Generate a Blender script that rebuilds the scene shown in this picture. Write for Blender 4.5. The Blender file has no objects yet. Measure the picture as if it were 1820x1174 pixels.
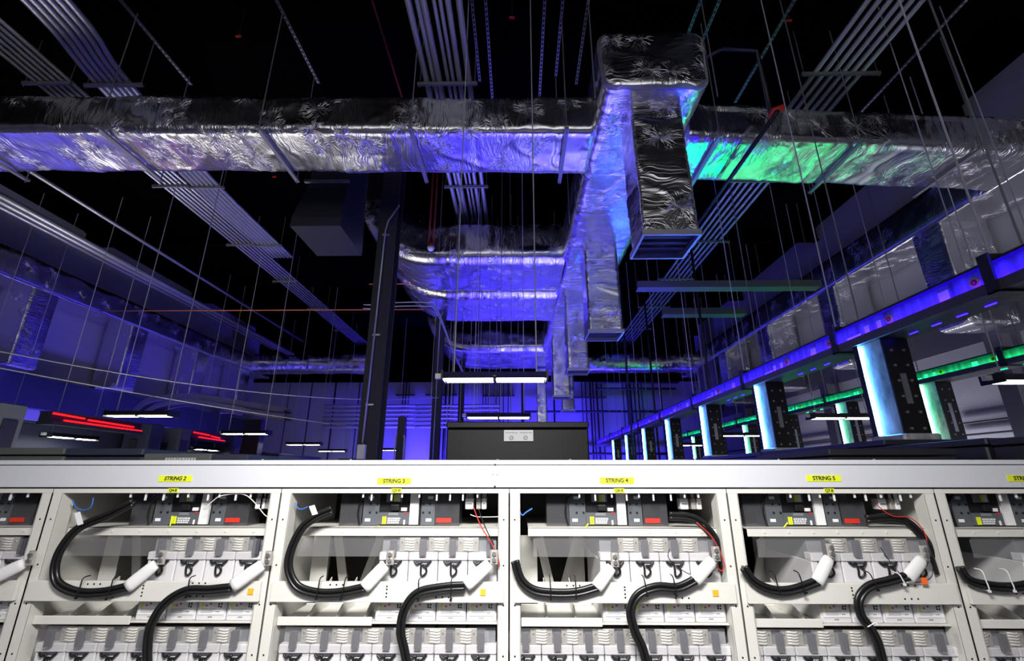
import bpy, bmesh, math, random
import numpy as np
from mathutils import Vector, Matrix
random.seed(7)
SC = bpy.context.scene
COL = SC.collection
PI = math.pi

# ------------------------------------------------------------------ camera (16 mm on full frame, tilted up)
FPX = 809.0
TH = math.atan(259 / FPX)
PSI = math.atan(12 / FPX * math.cos(TH))
CZ = 2.1
cam_d = bpy.data.cameras.new('camera')
cam_d.sensor_width = 36.0
cam_d.lens = 36.0 * FPX / 1820.0
cam_d.clip_start = 0.05
cam_d.clip_end = 200
cam = bpy.data.objects.new('camera', cam_d)
COL.objects.link(cam)
cam.location = (0, 0, CZ)
cam.rotation_euler = (PI / 2 + TH, 0, PSI)
SC.camera = cam


def at(px, py, X=None, Y=None, Z=None):
    """World point on a wall plane X=, Y= or Z= seen at a photograph position (survey helper)."""
    x = (px - 910) / FPX
    y = (587 - py) / FPX
    c, s = math.cos(TH), math.sin(TH)
    a, b, d = x, c - y * s, s + y * c
    cp, sp = math.cos(PSI), math.sin(PSI)
    r = (a * cp - b * sp, a * sp + b * cp, d)
    t = X / r[0] if X is not None else Y / r[1] if Y is not None else (Z - CZ) / r[2]
    return Vector((r[0] * t, r[1] * t, CZ + r[2] * t))


# ------------------------------------------------------------------ materials
def nt(name):
    m = bpy.data.materials.new(name)
    m.use_nodes = True
    n = m.node_tree
    return m, n, n.nodes['Principled BSDF']


def mat(name, col, rough=0.5, metal=0.0, var=0.06, scale=6.0, bump=0.0, bscale=60.0, spec=None):
    """Painted / plastic / metal surface with gentle procedural variation."""
    m, t, p = nt(name)
    tc = t.nodes.new('ShaderNodeTexCoord')
    no = t.nodes.new('ShaderNodeTexNoise')
    no.inputs['Scale'].default_value = scale
    no.inputs['Detail'].default_value = 4
    t.links.new(tc.outputs['Object'], no.inputs['Vector'])
    cr = t.nodes.new('ShaderNodeMapRange')
    cr.inputs['To Min'].default_value = 1 - var
    cr.inputs['To Max'].default_value = 1 + var
    t.links.new(no.outputs['Fac'], cr.inputs['Value'])
    vm = t.nodes.new('ShaderNodeVectorMath')
    vm.operation = 'SCALE'
    vm.inputs[0].default_value = col[:3]
    t.links.new(cr.outputs['Result'], vm.inputs['Scale'])
    t.links.new(vm.outputs['Vector'], p.inputs['Base Color'])
    p.inputs['Roughness'].default_value = rough
    p.inputs['Metallic'].default_value = metal
    if spec is not None:
        p.inputs['Specular IOR Level'].default_value = spec
    if bump:
        n2 = t.nodes.new('ShaderNodeTexNoise')
        n2.inputs['Scale'].default_value = bscale
        t.links.new(tc.outputs['Object'], n2.inputs['Vector'])
        b = t.nodes.new('ShaderNodeBump')
        b.inputs['Strength'].default_value = bump
        b.inputs['Distance'].default_value = 0.01
        t.links.new(n2.outputs['Fac'], b.inputs['Height'])
        t.links.new(b.outputs['Normal'], p.inputs['Normal'])
    return m


def emis(name, col, strength):
    m, t, p = nt(name)
    p.inputs['Base Color'].default_value = (*col, 1)
    p.inputs['Emission Color'].default_value = (*col, 1)
    p.inputs['Emission Strength'].default_value = strength
    return m


def foil_mat():
    """Crinkled aluminium jacket: star creases round the fixing pins, streaks and crumples, all in the sheet's own UV metres."""
    m, t, p = nt('aluminium foil jacket')
    N, L = t.nodes, t.links

    def math_(op, a, b=None, c=None):
        n = N.new('ShaderNodeMath')
        n.operation = op
        for k, v in enumerate((a, b, c)):
            if v is None:
                continue
            if isinstance(v, (int, float)):
                n.inputs[k].default_value = v
            else:
                L.new(v, n.inputs[k])
        return n.outputs[0]

    def noise(vec, scale, detail, kind='FBM', rough=.55):
        n = N.new('ShaderNodeTexNoise')
        n.noise_type = kind
        n.inputs['Scale'].default_value = scale
        n.inputs['Detail'].default_value = detail
        n.inputs['Roughness'].default_value = rough
        L.new(vec, n.inputs['Vector'])
        return n

    uv = N.new('ShaderNodeTexCoord').outputs['UV']
    warp = noise(uv, 1.7, 2)
    wv = N.new('ShaderNodeVectorMath')
    wv.operation = 'MULTIPLY_ADD'
    wv.inputs[1].default_value = (.35, .35, .35)
    L.new(warp.outputs['Color'], wv.inputs[0])
    L.new(uv, wv.inputs[2])
    W = wv.outputs['Vector']
    sc = N.new('ShaderNodeVectorMath')
    sc.operation = 'SCALE'
    sc.inputs['Scale'].default_value = 2.0
    wv2 = N.new('ShaderNodeVectorMath')
    wv2.operation = 'MULTIPLY_ADD'
    wv2.inputs[1].default_value = (.10, .10, .10)
    L.new(noise(uv, 6.0, 1).outputs['Color'], wv2.inputs[0])
    L.new(uv, wv2.inputs[2])
    L.new(wv2.outputs['Vector'], sc.inputs[0])
    vo = N.new('ShaderNodeTexVoronoi')
    vo.voronoi_dimensions = '2D'
    vo.inputs['Scale'].default_value = 1.0
    vo.inputs['Randomness'].default_value = .8
    L.new(sc.outputs['Vector'], vo.inputs['Vector'])
    df = N.new('ShaderNodeVectorMath')
    df.operation = 'SUBTRACT'
    L.new(sc.outputs['Vector'], df.inputs[0])
    L.new(vo.outputs['Position'], df.inputs[1])
    sp = N.new('ShaderNodeSeparateXYZ')
    L.new(df.outputs['Vector'], sp.inputs[0])
    ang = math_('ARCTAN2', sp.outputs['Y'], sp.outputs['X'])
    cs = N.new('ShaderNodeSeparateColor')
    L.new(vo.outputs['Color'], cs.inputs[0])
    cv = N.new('ShaderNodeCombineXYZ')
    L.new(math_('MULTIPLY', ang, 2.7), cv.inputs[0])
    L.new(math_('MULTIPLY', cs.outputs[0], 41.0), cv.inputs[1])
    L.new(math_('MULTIPLY', vo.outputs['Distance'], 1.6), cv.inputs[2])
    star = noise(cv.outputs[0], 1.4, 2)
    fall = math_('POWER', math_('MAXIMUM', math_('MULTIPLY_ADD', vo.outputs['Distance'], -1.55, 1.0), 0.0), 1.5)
    fall = math_('MULTIPLY', fall, math_('GREATER_THAN', cs.outputs[1], .42))
    core = math_('SUBTRACT', 1.0, math_('POWER', 2.718, math_('MULTIPLY', vo.outputs['Distance'], -9.0)))

    def ridge(x, p):
        d = math_('ABSOLUTE', math_('MULTIPLY_ADD', x, 2.0, -1.0))
        return math_('POWER', math_('SUBTRACT', 1.0, d), p)

    sr = ridge(star.outputs['Fac'], 13.0)
    h = math_('MULTIPLY', math_('MULTIPLY', math_('MULTIPLY', math_('SUBTRACT', sr, .12), fall), core), .95)
    mp = N.new('ShaderNodeMapping')
    mp.inputs['Scale'].default_value = (2.2, 16.0, 1)
    L.new(W, mp.inputs['Vector'])
    streak = noise(mp.outputs['Vector'], 1.0, 1)
    gate = noise(uv, 1.3, 1)
    g = math_('MULTIPLY', math_('SUBTRACT', gate.outputs['Fac'], .38), 2.4)
    h = math_('MULTIPLY_ADD', math_('MULTIPLY', ridge(streak.outputs['Fac'], 5.0), g), .42, h)
    mp2 = N.new('ShaderNodeMapping')
    mp2.inputs['Scale'].default_value = (1.0, 2.3, 1)
    mp2.inputs['Rotation'].default_value = (0, 0, .7)
    L.new(W, mp2.inputs['Vector'])
    rid = noise(mp2.outputs['Vector'], 3.6, 5, 'RIDGED_MULTIFRACTAL', .5)
    h = math_('MULTIPLY_ADD', rid.outputs['Fac'], .035, h)
    fine = noise(W, 34, 3)
    h = math_('MULTIPLY_ADD', fine.outputs['Fac'], .07, h)
    b = N.new('ShaderNodeBump')
    b.inputs['Strength'].default_value = 1.0
    b.inputs['Distance'].default_value = 0.014
    L.new(h, b.inputs['Height'])
    L.new(b.outputs['Normal'], p.inputs['Normal'])
    p.inputs['Metallic'].default_value = 1.0
    p.inputs['Base Color'].default_value = (0.80, 0.80, 0.82, 1)
    mr = N.new('ShaderNodeMapRange')
    mr.inputs['To Min'].default_value = 0.19
    mr.inputs['To Max'].default_value = 0.30
    L.new(gate.outputs['Fac'], mr.inputs['Value'])
    L.new(mr.outputs['Result'], p.inputs['Roughness'])
    return m


def clear_mat(name, tint, alpha):
    m, t, p = nt(name)
    p.inputs['Base Color'].default_value = (*tint, 1)
    p.inputs['Roughness'].default_value = 0.08
    p.inputs['Alpha'].default_value = alpha
    return m


def streak_mat(name, col, rough, sc):
    """Busbar housing: painted sheet with vertical streaks and pressed ribs."""
    m, t, p = nt(name)
    tc = t.nodes.new('ShaderNodeTexCoord')
    mp = t.nodes.new('ShaderNodeMapping')
    mp.inputs['Scale'].default_value = sc
    t.links.new(tc.outputs['Object'], mp.inputs['Vector'])
    no = t.nodes.new('ShaderNodeTexNoise')
    no.inputs['Scale'].default_value = 1.0
    no.inputs['Detail'].default_value = 5
    t.links.new(mp.outputs['Vector'], no.inputs['Vector'])
    mr = t.nodes.new('ShaderNodeMapRange')
    mr.inputs['From Min'].default_value = 0.3
    mr.inputs['From Max'].default_value = 0.7
    mr.inputs['To Min'].default_value = 0.22
    mr.inputs['To Max'].default_value = 1.2
    t.links.new(no.outputs['Fac'], mr.inputs['Value'])
    vm = t.nodes.new('ShaderNodeVectorMath')
    vm.operation = 'SCALE'
    vm.inputs[0].default_value = col
    t.links.new(mr.outputs['Result'], vm.inputs['Scale'])
    t.links.new(vm.outputs['Vector'], p.inputs['Base Color'])
    p.inputs['Roughness'].default_value = rough
    p.inputs['Metallic'].default_value = 0.2
    b = t.nodes.new('ShaderNodeBump')
    b.inputs['Strength'].default_value = 0.3
    b.inputs['Distance'].default_value = 0.01
    t.links.new(no.outputs['Fac'], b.inputs['Height'])
    t.links.new(b.outputs['Normal'], p.inputs['Normal'])
    return m


M = {
    'foil': foil_mat(),
    'wall': mat('painted block wall', (0.40, 0.40, 0.42), 0.9, 0, 0.05, 1.2, 0.25, 30),
    'black': mat('black painted roof deck', (0.0015, 0.0015, 0.002), 0.95, spec=0.0),
    'floor': mat('sealed concrete', (0.42, 0.42, 0.43), 0.5, 0, 0.15, 0.8),
    'steel': mat('dark painted steel', (0.022, 0.022, 0.032), 0.55, 0.0, 0.1, 2),
    'girder': mat('grey painted girder', (0.10, 0.10, 0.12), 0.6),
    'galv': mat('galvanised steel', (0.50, 0.52, 0.55), 0.38, 0.85, 0.12, 9),
    'conduit': mat('zinc conduit', (0.48, 0.49, 0.52), 0.36, 0.7, 0.08, 5),
    'rod': mat('threaded zinc rod', (0.30, 0.30, 0.31), 0.4, 0.5),
    'strut': mat('perforated zinc strut', (0.30, 0.30, 0.31), 0.5, 0.6),
    'cream': mat('cream powder coat', (0.74, 0.73, 0.68), 0.42, 0, 0.03, 3),
    'fascia': mat('pale grey fascia paint', (0.66, 0.68, 0.73), 0.4, 0, 0.02, 2),
    'battery': mat('light grey battery plastic', (0.74, 0.73, 0.75), 0.5, 0, 0.03, 8),
    'label': mat('white paper label', (0.86, 0.86, 0.86), 0.6, 0, 0.02),
    'blackp': mat('black plastic', (0.012, 0.012, 0.014), 0.38),
    'cable': mat('black cable sheath', (0.012, 0.012, 0.013), 0.30, 0, 0.1, 30),
    'greyp': mat('slate grey plastic', (0.10, 0.11, 0.125), 0.45),
    'midgrey': mat('mid grey plastic', (0.22, 0.23, 0.25), 0.45),
    'strap': mat('charcoal grey clip', (0.075, 0.075, 0.095), 0.5),
    'beige': mat('tinned copper plate', (0.55, 0.52, 0.47), 0.35, 0.4, 0.1, 20),
    'braid': mat('braided tinned link', (0.92, 0.90, 0.84), 0.35, 0.15, 0.1, 60),
    'whitep': mat('white plastic sleeve', (0.85, 0.85, 0.85), 0.55),
    'yellow': mat('fluorescent yellow tape', (0.80, 0.90, 0.02), 0.6),
    'orange': mat('orange sticker', (0.95, 0.45, 0.03), 0.6),
    'deeporange': mat('red orange sticker', (0.95, 0.16, 0.02), 0.6),
    'red': mat('red plastic', (0.65, 0.035, 0.02), 0.45),
    'redpipe': mat('red pipe paint', (0.20, 0.018, 0.012), 0.45),
    'orangepipe': mat('orange pipe paint', (0.80, 0.22, 0.08), 0.4),
    'blue': mat('blue wire sheath', (0.04, 0.16, 0.55), 0.4),
    'green': mat('green print', (0.05, 0.30, 0.14), 0.6),
    'ink': mat('dark print', (0.02, 0.02, 0.015), 0.7),
    'cabinet': mat('matt black cabinet paint', (0.008, 0.008, 0.009), 0.5, 0, 0.1, 3, spec=.3),
    'darkcab': mat('charcoal cabinet paint', (0.035, 0.036, 0.045), 0.45, 0, 0.1, 3),
    'ups': mat('grey green cabinet paint', (0.17, 0.19, 0.18), 0.5, 0, 0.05, 3),
    'navy': mat('slate blue cabinet paint', (0.05, 0.06, 0.10), 0.5, 0, 0.05, 3),
    'hood': mat('black lamp housing', (0.012, 0.012, 0.012), 0.5),
    'sheet': mat('dull sheet steel', (0.035, 0.036, 0.045), 0.5, 0.3, 0.15, 3),
    'brass': mat('yellow washer', (0.55, 0.45, 0.04), 0.45),
    'brick': mat('dark core', (0.01, 0.01, 0.01), 0.8),
    'busface': streak_mat('busway housing sheet', (0.36, 0.36, 0.37), 0.45, (2.0, 9.0, 0.6)),
    'riserface': streak_mat('riser housing sheet', (0.62, 0.62, 0.64), 0.42, (6.0, 6.0, 3.0)),
    'clear': clear_mat('clear polycarbonate', (0.55, 0.55, 0.57), 0.11),
    'smoke': clear_mat('smoked polycarbonate', (0.10, 0.10, 0.11), 0.42),
    'tube': emis('fluorescent tube', (1.0, 0.97, 0.92), 14.0),
    'ledblue': emis('blue LED strip', (0.020, 0.0015, 1.0), 150.0),
    'ledgreen': emis('green LED strip', (0.0, 1.0, 0.24), 34.0),
    'ledcyan': emis('pale blue LED strip', (0.10, 0.40, 1.0), 90.0),
    'ledmint': emis('mint LED strip', (0.20, 1.0, 0.50), 80.0),
    'ledunder': emis('soft blue LED', (0.02, 0.006, 1.0), 9.0),
    'ledundergreen': emis('soft green LED', (0.0, 1.0, 0.24), 5.0),
    'palepipe': mat('pale grey pipe paint', (0.50, 0.50, 0.52), 0.4),
    'ledred': emis('red LED strip', (1.0, 0.006, 0.008), 3.0),
}


# ------------------------------------------------------------------ object helpers
def tag(o, label=None, cat=None, group=None, kind=None):
    if label:
        o['label'] = label
    if cat:
        o['category'] = cat
    if group:
        o['group'] = group
    if kind:
        o['kind'] = kind
    return o


def thing(name, label, cat, loc=(0, 0, 0), group=None):
    o = bpy.data.objects.new(name, None)
    o.empty_display_size = 0.1
    COL.objects.link(o)
    o.location = loc
    return tag(o, label, cat, group)


def worldloc(o):
    v = Vector((0, 0, 0))
    while o is not None:
        v += o.location
        o = o.parent
    return v


def dup(root, loc, label=None, group=None):
    r = root.copy()
    COL.objects.link(r)
    r.location = loc
    if label:
        r['label'] = label
    if group:
        r['group'] = group
    for ch in list(root.children):
        c = ch.copy()
        COL.objects.link(c)
        c.parent = r
        for g in list(ch.children):
            d = g.copy()
            COL.objects.link(d)
            d.parent = c
    return r


class MB:
    """Collects shapes in world coordinates and links them as ONE mesh object."""

    def __init__(self):
        self.v, self.f = [], []

    def raw(self, vs, fs):
        n = len(self.v)
        self.v += [tuple(p) for p in vs]
        self.f += [tuple(i + n for i in q) for q in fs]
        return self

    def box(self, x0, x1, y0, y1, z0, z1):
        vs = [(x, y, z) for z in (z0, z1) for y in (y0, y1) for x in (x0, x1)]
        return self.raw(vs, [(0, 2, 3, 1), (4, 5, 7, 6), (0, 1, 5, 4), (2, 6, 7, 3), (0, 4, 6, 2), (1, 3, 7, 5)])

    def rbox(self, x0, x1, y0, y1, z0, z1, r):
        """box whose four upright edges and top are chamfered by r"""
        def ring(z, k):
            a, b, c, d = x0 + k, x1 - k, y0 + k, y1 - k
            return [(a + r, c, z), (b - r, c, z), (b, c + r, z), (b, d - r, z), (b - r, d, z), (a + r, d, z), (a, d - r, z), (a, c + r, z)]
        vs = ring(z0, r * .6) + ring(z0 + r * .6, 0) + ring(z1 - r * .6, 0) + ring(z1, r * .6)
        fs = [tuple(range(7, -1, -1)), tuple(range(24, 32))]
        for k in range(3):
            for i in range(8):
                j = (i + 1) % 8
                fs.append((k * 8 + i, k * 8 + j, k * 8 + 8 + j, k * 8 + 8 + i))
        return self.raw(vs, fs)

    def tube(self, pts, r, n=8, cap=True, radii=None):
        pts = [Vector(p) for p in pts]
        vs, fs = [], []
        ref = None
        for i, p in enumerate(pts):
            t = (pts[min(i + 1, len(pts) - 1)] - pts[max(i - 1, 0)]).normalized()
            if ref is None:
                ref = Vector((0, 0, 1)) if abs(t.z) < .9 else Vector((1, 0, 0))
            a = (ref - t * ref.dot(t)).normalized()
            ref = a
            b = t.cross(a)
            rr = radii[i] if radii else r
            for k in range(n):
                an = 2 * PI * k / n
                vs.append(p + a * math.cos(an) * rr + b * math.sin(an) * rr)
        for i in range(len(pts) - 1):
            for k in range(n):
                j = (k + 1) % n
                fs.append((i * n + k, i * n + j, i * n + n + j, i * n + n + k))
        if cap:
            fs.append(tuple(range(n - 1, -1, -1)))
            fs.append(tuple(range(len(vs) - n, len(vs))))
        return self.raw(vs, fs)

    def prism(self, poly, ax, a, b):
        """extrude a closed 2-D outline along axis ax (0,1,2) from a to b"""
        def P(u, w, q):
            return (q, u, w) if ax == 0 else (u, q, w) if ax == 1 else (u, w, q)
        n = len(poly)
        vs = [P(u, w, a) for u, w in poly] + [P(u, w, b) for u, w in poly]
        fs = [tuple(range(n - 1, -1, -1)), tuple(range(n, 2 * n))] + [(i, (i + 1) % n, n + (i + 1) % n, n + i) for i in range(n)]
        return self.raw(vs, fs)

    def build(self, name, material, parent=None, smooth=False, bevel=0.0):
        me = bpy.data.meshes.new(name)
        off = worldloc(parent) if parent is not None else Vector((0, 0, 0))
        me.from_pydata([(x - off.x, y - off.y, z - off.z) for x, y, z in self.v], [], self.f)
        bm = bmesh.new()
        bm.from_mesh(me)
        bmesh.ops.recalc_face_normals(bm, faces=bm.faces)
        bm.to_mesh(me)
        bm.free()
        me.materials.append(M[material] if isinstance(material, str) else material)
        if smooth:
            for p in me.polygons:
                p.use_smooth = True
        o = bpy.data.objects.new(name, me)
        COL.objects.link(o)
        if parent is not None:
            o.parent = parent
        if bevel:
            b = o.modifiers.new('bevel', 'BEVEL')
            b.width = bevel
            b.segments = 2
            b.limit_method = 'ANGLE'
        return o


def spline(pts, n=8):
    """Catmull-Rom through the points"""
    P = [Vector(p) for p in pts]
    out = []
    for i in range(len(P) - 1):
        a, b, c, d = P[max(i - 1, 0)], P[i], P[i + 1], P[min(i + 2, len(P) - 1)]
        for k in range(n):
            t = k / n
            out.append(.5 * ((2 * b) + (c - a) * t + (2 * a - 5 * b + 4 * c - d) * t * t + (3 * b - a - 3 * c + d) * t ** 3))
    out.append(P[-1])
    return out


def text(body, size, loc, parent, material, rot=(PI / 2, 0, 0), name='lettering', align='CENTER', shear=0.0):
    cu = bpy.data.curves.new(name, 'FONT')
    cu.body = body
    cu.size = size
    cu.align_x = align
    cu.align_y = 'CENTER'
    cu.extrude = 0.0004
    cu.shear = shear
    cu.offset = size * .03
    tmp = bpy.data.objects.new(name, cu)
    me = bpy.data.meshes.new_from_object(tmp)
    bpy.data.objects.remove(tmp)
    bpy.data.curves.remove(cu)
    me.materials.clear()
    me.materials.append(M[material])
    o = bpy.data.objects.new(name, me)
    COL.objects.link(o)
    o.parent = parent
    o.location = Vector(loc) - worldloc(parent)
    o.rotation_euler = rot
    return o


ORD = ['leftmost', 'second', 'third', 'fourth', 'fifth', 'sixth', 'seventh', 'eighth', 'ninth', 'tenth', 'eleventh', 'twelfth']


# ------------------------------------------------------------------ wrinkled foil ducts
def hsh(i, j, s):
    v = np.sin(i * 127.1 + j * 311.7 + s * 74.7) * 43758.5453
    return v - np.floor(v)


def vn(x, y, s):
    xi, yi = np.floor(x), np.floor(y)
    u, v = x - xi, y - yi
    u, v = u * u * (3 - 2 * u), v * v * (3 - 2 * v)
    return (hsh(xi, yi, s) * (1 - u) + hsh(xi + 1, yi, s) * u) * (1 - v) + (hsh(xi, yi + 1, s) * (1 - u) + hsh(xi + 1, yi + 1, s) * u) * v


def wrinkle(s, t, near, seed, amp):
    """outward displacement of the insulation jacket: quilting pins with star creases, seams, crumples"""
    ps, pt = .34, .46
    best = np.full(s.shape, 9.0)
    ang = np.zeros(s.shape)
    cid = np.zeros(s.shape)
    ci, cj = np.floor(s / ps), np.floor(t / pt)
    for a in (-1, 0, 1):
        for b in (-1, 0, 1):
            ii, jj = ci + a, cj + b
            sx = (ii + .5 + .35 * (hsh(ii, jj, seed) - .5)) * ps
            tx = (jj + .5 + .45 * (hsh(ii, jj, seed + 3) - .5)) * pt
            keep = hsh(ii, jj, seed + 5) > .55
            d = np.where(keep, np.hypot(s - sx, t - tx), 8.0)
            m = d < best
            best = np.where(m, d, best)
            ang = np.where(m, np.arctan2(s - sx, t - tx), ang)
            cid = np.where(m, hsh(ii, jj, seed + 9) * 50, cid)
    puff = 1 - np.exp(-(best / .15) ** 2)
    star = (vn(ang * 3.2 + cid, cid, seed + 11) - .5) * np.exp(-best / .16) * (1 - np.exp(-(best / .035) ** 2))
    big = vn(s * 1.7, t * 1.3, seed + 1) - .5
    edge = (vn(s * 2.0, t * 24, seed + 2) - .5) * near
    fold = 1 - np.abs(2 * vn(s * 1.2 + t * .8, t * 3.2 - s * 1.1, seed + 4) - 1)
    fold = np.clip((fold - .86) / .14, 0, 1)
    seam = np.abs(((t + .2 * hsh(seed, 1, 1)) % 1.22) - .61)
    seam = np.clip(1 - seam / .04, 0, 1)
    return amp * (.004 * puff + .016 * star + .040 * big + .010 * edge + .014 * fold - .012 * seam)


def foil_duct(name, parent, path, w, h, rc=.10, side=None, ds=.05, seed=1, amp=1.0, caps=(True, True), material='foil', res=None):
    """sweep a rounded w x h section along the path; displaced by the jacket's wrinkles"""
    P = [Vector(p) for p in path]
    L = [0]
    for i in range(1, len(P)):
        L.append(L[-1] + (P[i] - P[i - 1]).length)
    n = max(2, int(round(L[-1] / ds)) + 1)
    ts = np.linspace(0, L[-1], n)
    pos = np.array([[np.interp(t, L, [p[k] for p in P]) for k in range(3)] for t in ts])
    tang = np.gradient(pos, axis=0)
    tang /= np.linalg.norm(tang, axis=1)[:, None]
    if side is None:
        S = np.cross(tang, (0, 0, 1.0))
    else:
        S = np.tile(np.array(side, float), (n, 1))
    S /= np.linalg.norm(S, axis=1)[:, None]
    N = np.cross(S, tang)
    # rounded rectangle section
    res = res or ds
    sec = []
    nc = 5
    hw, hh = w / 2 - rc, h / 2 - rc
    for cx, cy, a0 in ((hw, hh, 0), (-hw, hh, PI / 2), (-hw, -hh, PI), (hw, -hh, 1.5 * PI)):
        for k in range(nc + 1):
            a = a0 + PI / 2 * k / nc
            sec.append((cx + rc * math.cos(a), cy + rc * math.sin(a), math.cos(a), math.sin(a), 1.0))
        ln = (2 * hw) if abs(math.cos(a)) < .5 else (2 * hh)
        m = max(1, int(ln / res))
        ex, ey = -math.sin(a), math.cos(a)
        x, y = sec[-1][0], sec[-1][1]
        for k in range(1, m):
            dd = min(k, m - k) * ln / m
            sec.append((x + ex * ln * k / m, y + ey * ln * k / m, math.cos(a), math.sin(a), math.exp(-dd / .12)))
    sec = np.array(sec)
    m = len(sec)
    sl = np.concatenate([[0], np.cumsum(np.hypot(*(sec[1:, :2] - sec[:-1, :2]).T))])
    SS, TT = np.meshgrid(sl, ts)
    D = wrinkle(SS, TT, np.tile(sec[:, 4], (n, 1)), seed, amp)
    a = sec[None, :, 0] + D * sec[None, :, 2]
    b = sec[None, :, 1] + D * sec[None, :, 3]
    V = pos[:, None, :] + a[..., None] * S[:, None, :] + b[..., None] * N[:, None, :]
    V = V.reshape(-1, 3)
    F = []
    for i in range(n - 1):
        r0, r1 = i * m, (i + 1) * m
        for k in range(m):
            j = (k + 1) % m
            F.append((r0 + k, r0 + j, r1 + j, r1 + k))
    V = V.tolist()
    for e, (idx, on) in enumerate(((0, caps[0]), (n - 1, caps[1]))):
        if not on:
            continue
        sgn = -1 if e == 0 else 1
        prev = [idx * m + k for k in range(m)]
        c0 = pos[idx]
        for q, out in ((.93, .035), (.85, .055), (.65, .06), (.4, .06), (.15, .06)):
            base = len(V)
            for k in range(m):
                p = c0 + (np.array(V[idx * m + k]) - c0) * q
                wv = float(vn(np.array(p[0] * 6 + p[2] * 3), np.array(p[2] * 7 + p[1] * 5), seed + 20)) - .5
                V.append((p + tang[idx] * sgn * (out + .02 * amp * wv)).tolist())
            for k in range(m):
                j = (k + 1) % m
                F.append((prev[k], prev[j], base + j, base + k))
            prev = list(range(base, base + m))
        F.append(tuple(prev))
    mb = MB()
    mb.v, mb.f = [tuple(v) for v in V], F
    o = mb.build(name, material, parent, smooth=True)
    per = sl[-1] + .05
    nv = n * m
    lay = o.data.uv_layers.new(name='sheet')
    for poly in o.data.polygons:
        vi = list(poly.vertices)
        wrap = max(vi) < nv and {v % m for v in vi} == {0, m - 1}
        for li, v in zip(poly.loop_indices, vi):
            if v < nv:
                lay.data[li].uv = (seed * 7.3 + (per if wrap and v % m == 0 else sl[v % m]), ts[v // m])
            else:
                q = V[v]
                lay.data[li].uv = (q[0] + seed, q[2] + q[1])
    return o

# ================================================================== THE HALL
XL, XR, YB, YF, ZC = -14.5, 9.8, -5.0, 24.5, 9.9
DB = 7.1                                  # underside of the main ducts


def struct(name, mb, m, parent=None):
    return tag(mb.build(name, m, parent), kind='structure')


struct('floor', MB().box(XL, XR, YB, YF, -.1, 0), 'floor')
struct('ceiling', MB().box(XL, XR, YB, YF, ZC, ZC + .1), 'black')
struct('wall_left', MB().box(XL - .2, XL, YB, YF, 0, ZC), 'wall')
struct('wall_right', MB().box(XR, XR + .2, YB, YF, 0, ZC), 'wall')
struct('wall_far', MB().box(XL, XR, YF, YF + .2, 0, 7.0), 'wall')
struct('wall_back', MB().box(XL, XR, YB - .2, YB, 0, ZC), 'wall')
struct('trim_1', MB().box(XL, XR, YF - .1, YF + .2, 7.0, ZC), 'black')
# roof joists
for k in range(5):
    y = 3.0 + 5.2 * k
    struct('ceiling_beam', MB().box(XL, XR, y - .09, y + .09, ZC - .5, ZC - .46).box(XL, XR, y - .012, y + .012, ZC - .46, ZC - .03).box(XL, XR, y - .09, y + .09, ZC - .03, ZC), 'black')
# wall girders and columns on the right, ledge on the left
struct('wall_girder', MB().box(XR - .08, XR - .01, YB, YF, 4.78, 5.8), 'girder')
for y in (3.5, 8.7, 13.9, 19.1):
    struct('wall_column', MB().box(XR - .50, XR - .47, y - .17, y + .17, 0, 4.78).box(XR - .47, XR - .13, y - .012, y + .012, 0, 4.78).box(XR - .13, XR - .10, y - .17, y + .17, 0, 4.78), 'girder')
struct('wall_ledge', MB().box(XL + .01, XL + .3, YB, YF - .01, 4.0, 4.9), 'navy')
for z in (2.95, 3.2):
    for a in range(3):
        struct('wall_rail', MB().tube([(XR - .06, 4 + a * 6.5, z), (XR - .06, 10.3 + a * 6.5, z)], .022, 6), 'steel')

# ------------------------------------------------------------------ foil wrapped ducts
CH = .70                                   # cross duct height


def ycl(x):
    return 5.67 + .018 * x + .53


def ycr(x):
    return 5.63 + .072 * x + .56


t = thing('cross_duct', 'long foil wrapped duct running from the trunk duct to the left wall', 'duct', (-6, ycl(-6), DB))
foil_duct('jacket', t, [(-13.46, ycl(-13.46), DB + CH / 2), (1.16, ycl(1.16), DB + CH / 2)], 1.05, CH, .11, seed=3, ds=.042)
t = thing('cross_duct', 'foil wrapped duct right of the trunk duct, glowing green near the trunk', 'duct', (5, ycr(5), DB))
foil_duct('jacket', t, [(2.63, ycr(2.63), DB + CH / 2), (8.68, ycr(8.68), DB + CH / 2)], 1.10, CH, .11, seed=8, ds=.042)

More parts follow.
